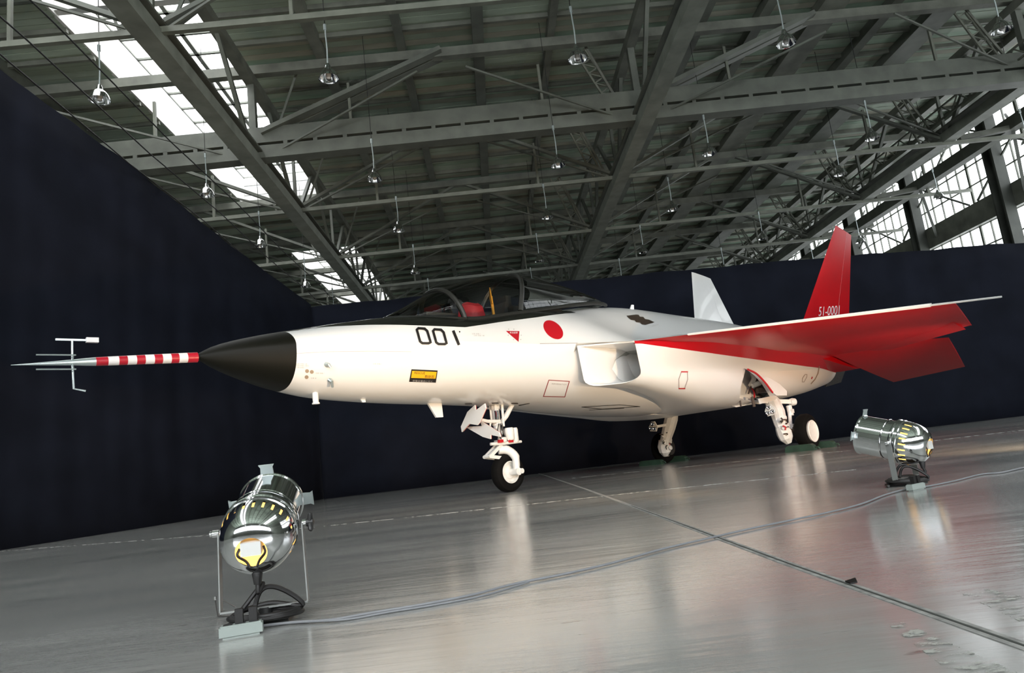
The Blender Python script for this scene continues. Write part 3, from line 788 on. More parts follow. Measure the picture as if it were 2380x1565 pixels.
P_rd = [(1.0, 1.95), (P_rd[0][0] - .14, 1.90), (P_rd[0][0] - .13, P_rd[0][1] + .005)] + P_rd + [(9.0, P_rd[-1][1] - .05)]
split_paint(FLASH, P_rd, (.50, .005, .012), 1.0, 9.0, 1.2, .8)
print('RD', P_rd)
print('AG', [(round(a, 2), round(b_, 2)) for a, b_ in P_ag])

def decal(name, pts, m_, off=.004, rings=3, dens=3, parent=None, tree=None, label=None):
    d = []
    for i in range(len(pts)):
        a_, b_ = pts[i], pts[(i + 1) % len(pts)]
        for j in range(dens): d.append((a_[0] + (b_[0] - a_[0]) * j / dens, a_[1] + (b_[1] - a_[1]) * j / dens))
    cx = sum(p[0] for p in d) / len(d); cy = sum(p[1] for p in d) / len(d); vs2 = [(cx, cy)]
    for r_ in range(1, rings + 1): vs2 += [(cx + (x - cx) * r_ / rings, cy + (y - cy) * r_ / rings) for x, y in d]
    vs = hits(vs2, tree, off)
    if vs is None: print('decal miss', name); return None
    n = len(d); fs = [(0, 1 + k, 1 + (k + 1) % n) for k in range(n)]
    for r_ in range(rings - 1):
        o = 1 + r_ * n; fs += [(o + k, o + n + k, o + n + (k + 1) % n, o + (k + 1) % n) for k in range(n)]
    mb = MB(); mb.add(vs, fs, 0, True); o = mb.build(name, m_, parent or jet)
    if label: o['label'] = label
    return o
def stroke(name, pts, wd, m_, closed=False, off=.004, parent=None, tree=None, dens=6, mb=None):
    """print a line of the given width (photo pixels) on the skin"""
    own = mb is None; mb = mb or MB()
    P = pts + [pts[0]] if closed else pts
    for i in range(len(P) - 1):
        (x0, y0), (x1, y1) = P[i], P[i + 1]; L = math.hypot(x1 - x0, y1 - y0) or 1; nx, ny = -(y1 - y0) / L * wd / 2, (x1 - x0) / L * wd / 2
        ex, ey = (x1 - x0) / L * wd / 2, (y1 - y0) / L * wd / 2
        q_ = []
        for j in range(dens + 1):
            t = j / dens; x, y = x0 - ex + (x1 - x0 + 2 * ex) * t, y0 - ey + (y1 - y0 + 2 * ey) * t
            q_ += [(x + nx, y + ny), (x - nx, y - ny)]
        vs = hits(q_, tree, off + .0004 * (i % 2))
        if vs is None: print('stroke miss', name); continue
        mb.add(vs, [(2 * j, 2 * j + 1, 2 * j + 3, 2 * j + 2) for j in range(dens)], 0, False)
    return mb.build(name, m_, parent or jet) if own else mb
def ring_stroke(name, pts, wd, m_, off=.004, parent=None, tree=None, dens=3):
    n = len(pts); inn = []; out = []
    for i in range(n):
        a_ = Vector(pts[i - 1]); b_ = Vector(pts[i]); c_ = Vector(pts[(i + 1) % n])
        d0 = (b_ - a_).normalized(); d1 = (c_ - b_).normalized(); n0 = Vector((-d0.y, d0.x)); n1 = Vector((-d1.y, d1.x)); mt = (n0 + n1).normalized()
        k = wd / 2 / max(.35, mt.dot(n0)); out.append(b_ + mt * k); inn.append(b_ - mt * k)
    P = []
    for i in range(n):
        for j in range(dens):
            t = j / dens; P += [tuple(out[i].lerp(out[(i + 1) % n], t)), tuple(inn[i].lerp(inn[(i + 1) % n], t))]
    vs = hits(P, tree, off)
    if vs is None: print('ring miss', name); return None
    N = len(P) // 2; mb = MB(); mb.add(vs, [(2 * i, 2 * i + 1, 2 * ((i + 1) % N) + 1, 2 * ((i + 1) % N)) for i in range(N)])
    return mb.build(name, m_, parent or jet)
def text(name, body, origin, ex, ey, m_, off=.005, parent=None, tree=None):
    """lettering: origin is the lower-left corner, ex / ey one em along and up, in photo pixels"""
    cu = bpy.data.curves.new(name, 'FONT'); cu.body = body; cu.size = 1; cu.resolution_u = 3
    o = bpy.data.objects.new(name, cu); COL.objects.link(o)
    me = bpy.data.meshes.new_from_object(o.evaluated_get(bpy.context.evaluated_depsgraph_get()))
    bpy.data.objects.remove(o)
    pts = [(origin[0] + v.co.x * ex[0] + v.co.y * ey[0], origin[1] + v.co.x * ex[1] + v.co.y * ey[1]) for v in me.vertices]
    vs = hits(pts, tree, off)
    if vs is None: print('text miss', name); return
    mb = MB(); mb.add(vs, [list(p.vertices) for p in me.polygons]); return mb.build(name, m_, parent or jet)

# number 001
for k, pts in enumerate(([(972, 764.5), (986.5, 765.5), (992.5, 771), (1000, 796), (995.5, 798.5), (981, 798.3), (975.5, 794), (968.3, 768)],
                         [(1009.5, 767), (1024.5, 768), (1030.5, 774), (1037, 798), (1033, 800.5), (1018.5, 800.2), (1013, 796), (1006, 771)])):
    ring_stroke('number', pts, 5.6, DECAL, off=.009, dens=5)
stroke('number', [(1054.0, 772.5), (1065.0, 799.5)], 6.4, DECAL, dens=8, off=.007)
decal('roundel', [(1285.5 + 20.5 * math.cos(t) * .60 + 15.4 * math.sin(t) * .80 * 1.0 * .55 + 20.5 * .38 * math.cos(t), 0) for t in (0,)] and
      [(1285.7 + 27.0 * math.cos(t) * .74 - 17.0 * math.sin(t) * .67, 767.2 + 27.0 * math.cos(t) * .67 + 17.0 * math.sin(t) * .74) for t in [2 * math.pi * k / 40 for k in range(40)]], mat('roundel_red', (.50, .006, .015), .4), rings=4, dens=1, label='large red disc marking')
# rescue placard
pl = decal('rescue_placard', [(956, 858.3), (1017, 861.2), (1012.7, 889.5), (950.5, 887.5)], DECAL, off=.004)
decal('placard_field', [(957.5, 862), (1014.5, 864.5), (1011.8, 880), (955, 878.3)], ORANGE, off=.0055, parent=pl)
text('placard_text', 'RESCUE', (962, 868.8), (7.2, .35), (1.0, -7.6), DECAL, off=.007, parent=pl)
text('placard_text', '救助窓', (986, 877.6), (7.6, .3), (1.0, -7.4), DECAL, off=.007, parent=pl)
text('placard_text', '非常の場合に引く', (958, 886.6), (6.0, .25), (.8, -5.0), GREYMARK, off=.0055, parent=pl)
tr = decal('warning_triangle', [(1175.5, 770), (1207, 770.3), (1205, 795.5)], mat('triangle_red', (.45, .01, .02), .4), label='red warning triangle with white lettering')
text('triangle_text', '射出座席', (1184, 775.9), (4.7, .1), (.4, -4.9), WDEC, off=.006, parent=tr)
for x, y in ((1182, 766), (1194, 766), (1181, 780), (1211, 780), (1193, 790), (1210, 790)): decal('screw_mark', [(x + 1.3 * math.cos(t), y + 1.3 * math.sin(t)) for t in [k * math.pi / 4 for k in range(8)]], GREYMARK, rings=1, dens=1)
# outlined panels
pn = ring_stroke('information_panel', [(1275.5, 883.5), (1323, 886.5), (1312.5, 922.5), (1263, 921.5)], 1.7, REDLINE, dens=8)
text('information_text', 'INFORMATION', (1282, 893.5), (5.2, .3), (0, -5), GREYMARK, parent=pn)
hx = ring_stroke('access_panel', [(1583.5, 864.5), (1597, 864.5), (1598, 882), (1591, 903), (1578, 903), (1577, 882)], 1.6, GREYLINE)
stroke('access_panel_edge', [(1583.5, 864.5), (1597, 864.5)], 2.6, REDM, off=.006, parent=hx); stroke('access_panel_edge', [(1578, 903), (1591, 903)], 2.6, REDM, off=.006, parent=hx)
ring_stroke('access_panel', [(1871, 870.5), (1875, 870.5), (1875, 876), (1868.5, 888), (1864, 888), (1864.5, 880)], 1.4, GREYLINE)
stroke('panel_seam', [(1904, 852), (1901, 868), (1894, 882), (1885, 892)], 2.0, BRONZE)
decal('red_patch', [(1886.5, 876), (1889, 876.5), (1887, 881.5), (1884.5, 881)], REDM, rings=1)
stroke('panel_seam', [(1255, 799.5), (1342, 798)], 1.0, GREYLINE)
stroke('panel_seam', [(690, 822), (760, 818), (860, 817), (955, 818)], .9, GREYMARK)
for x, y in ((713.5, 862.5), (724.5, 864.5), (712.5, 876.5)): decal('static_port', [(x + 4.6 * math.cos(t), y + 4.4 * math.sin(t)) for t in [k * math.pi / 6 for k in range(12)]], BRONZE, rings=2, dens=1, label='bronze static port disc')
for x, y, wd in ((688, 845, 3.6), (688, 849, 4.2), (688, 853.5, 3.4), (733, 866.5, 3.2), (722, 878, 2.2), (1096, 776, 3.0), (1100, 780, 3.6), (866, 845, 3.0)):
    text('stencil_text', '注意 本機ノ静圧孔'[:int(wd * 2)], (x, y + 2), (4.1, .1), (0, -3.4), GREYMARK)
decal('fuel_mark', [(1068 + 1.8 * math.cos(t), 772 + 1.8 * math.sin(t)) for t in [k * math.pi / 4 for k in range(8)]], DECAL, rings=1, dens=1)
# belly markings (panel outlines low on the centre section)
stroke('belly_panel', [(1352, 946), (1440, 941), (1487, 945), (1400, 951)], 1.2, DECAL, True)
stroke('belly_panel', [(1450, 949), (1370, 953)], 1.0, DECAL)
# stepped dark vent on the shoulder
v = decal('exhaust_vent', [(1456, 735), (1478, 732), (1484, 732.5), (1487, 737), (1495, 737.5), (1499, 742.5), (1508, 744), (1521, 750), (1500, 756), (1491, 755), (1487, 750), (1478, 750), (1475, 745), (1466, 744.5)], VENT, off=.006, rings=3)
stroke('stencil_line', [(1515, 759), (1530, 755)], 1.2, GREYMARK)

# small fittings on the nose
def blade(name, root, tip, chord, th=.02, m_=WHITE):
    mb = MB(); r0, t0 = Vector(root), Vector(tip)
    mb.prism([r0 + Vector((-chord / 2, -th / 2, 0)), r0 + Vector((chord / 2, -th / 2, 0)), t0 + Vector((chord * .32, -th / 2, 0)), t0 + Vector((-chord * .12, -th / 2, 0))], (0, th, 0))
    return mb.build(name, m_, jet)
p = jet_plane(1007, 939, n=0); q_ = jet_plane(1013, 971, n=0)
blade('blade_antenna', (p.x, 0, p.z + .06), (q_.x + .03, 0, q_.z), .24, .03)
p = jet_plane(840, 930, n=.1); blade('small_antenna', (p.x, -.1, p.z + .05), (p.x + .02, -.1, p.z - .03), .09)
p = jet_plane(1467, 718, n=0); q_ = jet_plane(1469, 709, n=0); blade('spine_antenna', (p.x, 0, p.z - .04), (q_.x, 0, q_.z), .12)
p = jet_plane(733, 921, n=.15); mb = MB(); mb.tube([(p.x, p.y, p.z + .05), (p.x, p.y, p.z - .07), (p.x, p.y, p.z - .075), (p.x, p.y, p.z - .09)], [.033, .033, .042, .042], 14); mb.build('drain_mast', WHITE, jet)
for (x, y), (x2, y2) in (((758, 847), (766, 852)), ((766, 883), (771, 893))):
    a_ = hit(x, y, None, 0); b_ = hit(x2, y2, None, .05)
    if a_ and b_:
        mb = MB(); mb.tube([a_, a_ + (b_ - a_).normalized() * .02 + Vector((0, -.03, 0)), b_], [.026, .018, .013], 10); mb.build('air_data_probe', BRUSH, jet)

# nose probe with red and white bands
def ps(x, y): return jet_plane(x, y, n=0)
tip, base = ps(25, 849), ps(458, 831)
def pr_at(px):
    t = (px - 25) / (458 - 25); y = 849 + (831 - 849) * t; return ps(px, y)
marks = [(222, 1), (250, 0), (275, 1), (295, 0), (316, 1), (336, 0), (357, 1), (376, 0), (396, 1), (414, 0), (434, 1), (458, 1)]
mb = MB()
def pr_r(px): return interp([(25, .002), (60, .008), (110, .016), (170, .028), (225, .041), (300, .045), (458, .052)], px)
pxs = [25, 45, 60, 90, 130, 170, 200, 222]
mb.tube([pr_at(x) for x in pxs], [pr_r(x) for x in pxs], 16, 2)
for (x0, c0), (x1, _) in zip(marks[:-1], marks[1:]): mb.tube([pr_at(x0), pr_at(x1)], [pr_r(x0), pr_r(x1)], 16, c0, cap=False)
probe = mb.build('nose_probe', [WDEC, mat('probe_red', (.45, .01, .025), .3), BRUSH], jet); probe['label'] = 'air data probe with red and white bands'
c0 = pr_at(168)
mb = MB(); mb.tube([c0, c0 + Vector((-.0, 0, .205))], .010, 8); mb.box(c0 + Vector((.02, 0, .21)), (.30, .012, .018)); mb.build('vane', BRUSH, probe)
mb = MB(); mb.box(c0 + Vector((.16, 0, .212)), (.10, .04, .045)); mb.build('vane_weight', WDEC, probe)
mb = MB(); mb.tube([c0, c0 + Vector((.01, 0, -.24)), c0 + Vector((.10, -.02, -.265))], .010, 8); mb.build('vane', BRUSH, probe)
for dz in (.06, -.07):
    mb = MB(); mb.tube([c0 + Vector((-.28, -.04, dz)), c0 + Vector((.02, -.05, dz))], .007, 6); mb.tube([c0, c0 + Vector((0, -.05, dz))], .007, 6); mb.build('side_vane', BRUSH, probe)

# wings ------------------------------------------------------------
def surface(name, secs, mats, parent=jet, t=.045, prof=None, ku=5):
    """secs: (LE, TE) per span station; material 0 upper, 1 lower"""
    mb = MB(); rings = []
    prof = prof or [(0, 0), (.04, .45), (.18, .85), (.45, 1), (.75, .6), (1, .06), (1, -.06), (.75, -.45), (.45, -.7), (.18, -.6), (.04, -.35)]
    for le, te, up in secs:
        ch = te - le; L = ch.length
        rings.append([le + ch * x + up * (z * t * L * .5) for x, z in prof])
    n = len(prof); vs = [v for r_ in rings for v in r_]
    for i in range(len(rings) - 1):
        for k in range(n):
            mb.add([], []); mb.f.append([i * n + k, i * n + (k + 1) % n, (i + 1) * n + (k + 1) % n, (i + 1) * n + k]); mb.mi.append(0 if k < ku else 1); mb.sm.append(True)
    mb.v = [Vector(v) for v in vs]
    mb.f.append(list(range(n))); mb.mi.append(1); mb.sm.append(False)
    mb.f.append([(len(rings) - 1) * n + k for k in range(n)]); mb.mi.append(1); mb.sm.append(False)
    return mb.build(name, mats, parent, angle=40)
UPZ = Vector((0, 0, 1))
for sd in (1, -1):
    A = lambda s, n, z: J(s, n * sd, z)
    def wl(n): return A(1.26 + 1.05 * (n - 1.5), n, 1.812)
    def wt(n): return A(8.25 + (5.72 - 8.25) * (n - 1.6) / 2.7, n, 1.655 - .02 * (n - 1.6))
    wing = surface('wing', [(wl(n), wt(n), UPZ) for n in (1.42, 2.2, 3.0, 3.8, 4.28)] + [(wl(4.5), A(5.75, 4.31, 1.60), UPZ)], [WHITE, RED], t=.034)
    mb = MB()
    for n0, n1, w0, w1 in ((2.0, 4.27, .018, .030), (4.27, 4.93, .017, .015)):
        ring = []
        for n, wd in ((n0, w0), (n1, w1)):
            c = wl(n) + Vector((-.015, 0, 0)); ring.append([c + Vector((x, 0, z)) for x, z in ((-.03, 0), (0, wd * .9), (.09, wd + .010), (.09, -wd * .6 + .012), (0, -wd * .7))])
        mb.add(ring[0] + ring[1], [(k, (k + 1) % 5, 5 + (k + 1) % 5, 5 + k) for k in range(5)] + [(4, 3, 2, 1, 0), (5, 6, 7, 8, 9)], 0)
    lef = mb.build('leading_edge_flap', WHITE, wing); lef['label'] = 'white leading edge strip running to the wing tip'
    # flap along the trailing edge
    fl = surface('flaperon', [(wt(n) + (wl(n) - wt(n)).normalized() * .55 - UPZ * .012, wt(n) - UPZ * .035 + (wt(n) - wl(n)).normalized() * .02, UPZ) for n in (1.75, 3.0, 4.2)], [WHITE, RED], wing, t=.07)
    # tailplane
    surface('tailplane', [(A(6.3, 1.72, 1.80), A(9.6, 1.74, 1.11), UPZ), (A(6.9, 2.6, 1.72), A(9.3, 2.5, 1.14), UPZ), (A(7.5, 3.5, 1.64), A(9.03, 3.25, 1.17), UPZ)], [RED, RED], t=.032)
    mb = MB(); mb.prism([A(8.0, 1.64, 1.42), A(8.28, 1.64, 1.42), A(8.28, 1.64, 1.60), A(8.18, 1.64, 1.72), A(6.6, 1.64, 1.74), A(6.6, 1.64, 1.60)], A(0, -.42, 0)); mb.build('tail_boom', RED, jet)
    mb = MB(); mb.tube([A(8.2, 1.3, 1.62), A(8.2, 1.85, 1.62)], .06, 12); mb.build('tailplane_pivot', DARKMET, jet)
    # fin with rudder
    up = A(0, -.96, .27).normalized()
    root_le, root_te, tip_le, tip_te = A(6.85, 1.14, 2.12), A(9.2, 1.16, 2.15), A(8.2, 1.76, 4.40), A(8.98, 1.74, 4.30)
    def fs_(u, x0, x1):
        le = root_le.lerp(tip_le, u); te = root_te.lerp(tip_te, u); return (le.lerp(te, x0), le.lerp(te, x1), -up)
    mats = [RED, WHITE] if sd == 1 else [RED, WHITE]
    fin = surface('fin', [fs_(u, 0, .68) for u in (0, .25, .5, .75, 1)], mats, t=.05, prof=[(0, 0), (.06, .45), (.25, .85), (.6, 1), (1, .85), (1, -.85), (.6, -1), (.25, -.85), (.06, -.4)], ku=4)
    rud = surface('rudder', [fs_(u, .684, 1) for u in (.05, .5, 1)], mats, fin, t=.10, prof=[(0, .86), (.5, .5), (1, .05), (1, -.05), (.5, -.5), (0, -.86)], ku=2)
    if sd == 1: FIN = [fin, rud]
    # jet pipe
    mb = MB(); M = axis_matrix(A(8.2, .48, 1.62), (1, 0, 0)); mb.lathe([(.40, 0), (.40, .35), (.35, .75), (.33, .74), (.36, .3), (.34, 0), (0, 0)], M, 24); mb.build('exhaust_nozzle', DARKMET, jet)
    for k in range(3):
        an = R(90 + 120 * k); c = A(8.2, .48, 1.62); r_ = Vector((0, math.cos(an), math.sin(an))); tdir = Vector((0, -math.sin(an), math.cos(an)))
        mb = MB(); q_ = [c + r_ * .42 + tdir * w_ * .26 + Vector((x, 0, 0)) + r_ * (-.05 * x) for x, w_ in ((.45, -1), (1.25, -.7), (1.25, .7), (.45, 1))]
        mb.prism(q_, r_ * .03); mb.build('thrust_paddle', DARKMET, jet)
TREE_FIN = bvh_of(FIN)
text('serial_number', '51-0001', (1901, 735), (15.6, -1.2), (2.4, -31), WDEC, tree=TREE_FIN, off=.006)

# canopy -------------------------------------------------------------
CT = [(-1.82, 2.30), (-1.4, 2.50), (-1.0, 2.71), (-.4, 2.92), (.1, 3.03), (.45, 3.055), (1.0, 3.02), (1.6, 2.94), (2.12, 2.83), (2.45, 2.74)]
CW = [(-1.82, .12), (-1.6, .27), (-1.2, .38), (-.8, .45), (.3, .46), (1.2, .41), (2.1, .28), (2.45, .12)]
def can_sec(s, lean=0.0, grow=0.0, n=18):
    zt, zb = interp(CT, s), interp(ZT, s) - .015; wd = interp(CW, s) + grow; zt += grow; out = []
    for k in range(n + 1):
        a = math.pi * k / n; c_, s_ = math.cos(a), abs(math.sin(a))
        y = wd * (abs(c_) ** .82) * (1 if c_ > 0 else -1); z = zb + max(.0, zt - zb) * s_ ** .82
        out.append(Vector((s + lean * (1 - s_), y, z)))
    return out
def glass_part(name, ss):
    mb = MB(); rings = [can_sec(s) for s in ss]; n = len(rings[0])
    mb.add([v for r_ in rings for v in r_], [(i * n + k, i * n + k + 1, (i + 1) * n + k + 1, (i + 1) * n + k) for i in range(len(rings) - 1) for k in range(n - 1)], 0, True)
    return mb.build(name, GLASS, jet, angle=80)
glass_part('windshield', srange(-1.82, -.97, .085)); glass_part('canopy', srange(-.93, 2.45, .13))
def arch(name, s, lean, wd):
    mb = MB(); mb.tube(can_sec(s, lean, .004, 26), wd, 8); return mb.build(name, BLACK, jet)
arch('windshield_arch', -.98, .17, .036); arch('canopy_arch', .42, -.26, .036)
for nm, s0, s1, rr in (('canopy_rail', -.8, 2.4, .030), ('windshield_rail', -1.82, -.8, .022)):
    for sd in (0, -1):
        mb = MB(); mb.tube([can_sec(s, 0, .005)[sd] + Vector((0, 0, .015)) for s in srange(s0, s1, .16)], rr, 8); mb.build(nm, BLACK, jet)
# cockpit: coaming, seat with a red cover, orange strap, dark decking
mb = MB(); mb.box((-1.05, 0, 2.31), (.5, .56, .12)); mb.build('instrument_coaming', COCK, jet)
mb = MB(); mb.box((-.78, 0, 2.47), (.03, .20, .16)); mb.build('head_up_display', GLASS, jet)
mb = MB(); mb.box((.72, 0, 2.50), (1.0, .52, .10)); mb.build('rear_deck', COCK, jet)
seat = None
mb = MB(); mb.bar((.12, 0, 2.22), (.24, 0, 2.62), .30, .10, (1, 0, 0)); seat = mb.build('ejection_seat', COCK, jet)
mb = MB()
vs = []
for k in range(11):
    a = 2 * math.pi * k / 11
    for j, (r_, z) in enumerate(((.17, 2.30), (.19, 2.42), (.16, 2.55), (.10, 2.60))): vs.append(Vector((-.32 + r_ * 1.05 * math.cos(a) * (1 + .12 * math.sin(3 * a)), r_ * math.sin(a), z + .02 * math.cos(2 * a))))
mb.add(vs, [(4 * k + j, 4 * ((k + 1) % 11) + j, 4 * ((k + 1) % 11) + j + 1, 4 * k + j + 1) for k in range(11) for j in range(3)] + [[4 * k + 3 for k in range(11)]], 0, True)
mb.build('seat_cover', SEATRED, seat)['label'] = 'red cloth cover'
mb = MB(); mb.prism([(.02, -.03, 2.86), (.05, .03, 2.72), (.07, .03, 2.62), (.03, -.04, 2.62)], (.03, .01, 0)); mb.build('strap', TAG, seat)['label'] = 'orange strap'
mb = MB(); mb.tube([(.08, 0, 2.36), (.06, 0, 2.74)], .02, 8); mb.build('seat_rail', TAG, seat)
mb = MB(); mb.box((.30, 0, 2.66), (.10, .20, .16)); mb.build('headrest', COCK, seat)

# nose gear ----------------------------------------------------------
def tyre(parent, c, r, wd, ax=Vector((0, 1, 0)), hub_r=.6, hub_out=0.02, sd=1):
    M = axis_matrix(c, ax)
    mb = MB(); h = wd / 2
    mb.lathe([(r * hub_r, -h * .8), (r * .78, -h), (r * .93, -h * .8), (r, -h * .4), (r, h * .4), (r * .93, h * .8), (r * .78, h), (r * hub_r, h * .8)], M, 36)
    w_ = mb.build('tyre', TYRE, parent)
    mb = MB(); mb.lathe([(0, -h * .55), (r * .3, -h * .55), (r * .36, -h * .3), (r * hub_r * .86, -h * .35), (r * hub_r * .93, -h * .85), (r * hub_r * 1.02, -h * .85), (r * hub_r * 1.02, h * .85),
                         (r * hub_r * .93, h * .85), (r * hub_r * .86, h * .35), (r * .36, h * .3), (r * .3, h * .55), (0, h * .55)], M, 28)
    mb.build('hub', GEAR, w_)
    return w_
ng = MB(); ng.tube([J(-.10, 0, 1.22), J(-.095, 0, .78)], [.052, .052], 14); nose_gear = ng.build('nose_gear_strut', GEAR, jet)
mb = MB(); mb.tube([J(-.09, 0, .80), J(-.085, 0, .58)], .032, 12); mb.build('oleo', STEEL, nose_gear)
for dy in (-.05, .05):
    mb = MB(); mb.tube([J(-.14, dy, 1.18), J(-.14, dy, .93)], .016, 8); mb.build('side_tube', GEAR, nose_gear)
mb = MB(); mb.tube([J(-.14, .07, 1.10), J(-.14, .07, .98)], .03, 10); mb.build('actuator_rod', STEEL, nose_gear)
for z in (1.15, .93, .80, .68): 
    mb = MB(); mb.tube([J(-.097, 0, z - .025), J(-.097, 0, z + .025)], .066, 14); mb.build('collar', GEAR, nose_gear)
# drag strut running aft and up, with links
mb = MB(); mb.tube([J(-.05, .03, .93), J(.04, .05, 1.02), J(.20, .08, 1.22)], [.03, .036, .03], 10); mb.build('drag_strut', GEAR, nose_gear)
mb = MB(); mb.tube([J(-.03, .08, 1.24), J(-.06, .09, .88)], .018, 8); mb.build('link_rod', GEAR, nose_gear)
mb = MB(); mb.tube([J(-.45, .05, 1.0), J(-.3, .05, .965), J(-.09, .05, .955)], [.022, .024, .026], 10); mb.build('door_rod', GEAR, nose_gear)
mb = MB(); mb.tube([J(-.25, .05, .95), J(-.29, .05, .80)], .013, 8); mb.build('door_link', GEAR, nose_gear)
# steering unit boxes
for c_, sz, m_ in ((J(.02, .10, .77), (.13, .10, .17), GEAR), (J(.12, .10, .75), (.09, .12, .20), GEAR), (J(-.1, .08, .70), (.12, .1, .07), GEAR), (J(-.21, .1, .82), (.06, .05, .07), STEEL)):
    mb = MB(); mb.lathe([(0, -sz[2] / 2), (sz[0] * .42, -sz[2] / 2), (sz[0] * .52, -sz[2] * .38), (sz[0] * .52, sz[2] * .38), (sz[0] * .42, sz[2] / 2), (0, sz[2] / 2)], Matrix.Translation(c_), 10); mb.build('steering_unit', m_, nose_gear)
for c_ in (J(-.17, .12, .685), J(.01, .12, .675)):
    mb = MB(); mb.box(c_, (.07, .04, .04)); mb.build('fitting', REDM, nose_gear)
mb = MB(); mb.tube([J(-.30, .06, .66), J(-.1, .09, .655), J(.22, .10, .655)], [.02, .026, .018], 10); mb.build('steering_arm', GEAR, nose_gear)
for k, (a_, b_) in enumerate((((-.10, .08, .64), (-.32, .08, .50)), ((-.34, .08, .50), (-.08, .06, .46)))):
    for dy in (-.05, .05):
        mb = MB(); mb.bar(J(a_[0], a_[1] - .08 + dy, a_[2]), J(b_[0], b_[1] - .08 + dy, b_[2]), .03, .045); mb.build('torque_link', GEAR, nose_gear)
mb = MB(); mb.tube([J(-.33, -.07, .50), J(-.33, .07, .50)], .022, 10); mb.build('torque_pin', GEAR, nose_gear)
for k in range(3):
    mb = MB(); mb.tube(smooth_path([J(-.15 + .03 * k, .1, .92), J(-.2 + .05 * k, .12, .80), J(-.12 + .04 * k, .11, .68)], 5), .008, 6); mb.build('hose', DARKMET, nose_gear)
wh = tyre(jet, J(0, 0, .262), .262, .165, hub_r=.56); wh['label'] = 'nose wheel tyre'
# one-armed fork on the near side
mb = MB(); mb.tube(smooth_path([J(-.12, 0, .575), J(-.02, .06, .56), J(.05, .125, .47), J(.045, .14, .36), J(.03, .145, .255)], 5), [.062] * 6 + [.058] * 6 + [.05] * 5 + [.046] * 4, 12); mb.build('fork', GEAR, nose_gear)
mb = MB(); mb.tube([J(.03, .05, .26), J(.03, .20, .26)], .05, 14); mb.build('axle_nut', GEAR, nose_gear)
mb = MB(); mb.tube([J(.075, .17, .262), J(.075, .215, .262)], .035, 14); mb.build('tow_boss', GEAR, nose_gear)
# gear bay door panels with zig-zag edges
def gear_door(name, pts, s, tilt=0.0, th=.02, n=None):
    P = [jet_plane(x, y, s=s) if n is None else jet_plane(x, y, n=n) for x, y in pts]
    mb = MB(); off = Vector((th, 0, 0)) if n is None else Vector((0, th, 0))
    mb.prism(P, off); o = mb.build(name, WHITE, jet)
    c = sum(P, Vector()) / len(P); mb = MB(); mb.prism([c + (q - c) * .97 + off * .96 for q in P], off * .6); mb.build('door_liner', REDM, o)
    return o
gear_door('nose_gear_door', [(1103, 942), (1104.7, 954.8), (1126, 938.5), (1128.5, 949), (1114.6, 981), (1109, 988.5), (1090, 985.5), (1073, 1004.6), (1071, 992), (1086, 958)], -.52)
gear_door('nose_gear_door', [(1116, 980), (1123, 983), (1159.5, 1006), (1163, 1016), (1139.5, 1011), (1139.5, 1021), (1122, 1016), (1084.7, 994.7), (1091, 992), (1119.6, 990.5)], -.40)
decal('bay_edge', [(1205, 941.5), (1231, 937), (1231, 938.2), (1207, 943.5)], DARKMET, rings=1)
for x, y in ((1088, 938.5), (1150, 937.5), (1195, 938)): decal('bay_edge', [(x - 8, y - 1), (x + 8, y - 2), (x + 10, y + 1), (x - 6, y + 1.4)], BAYDARK, rings=1)

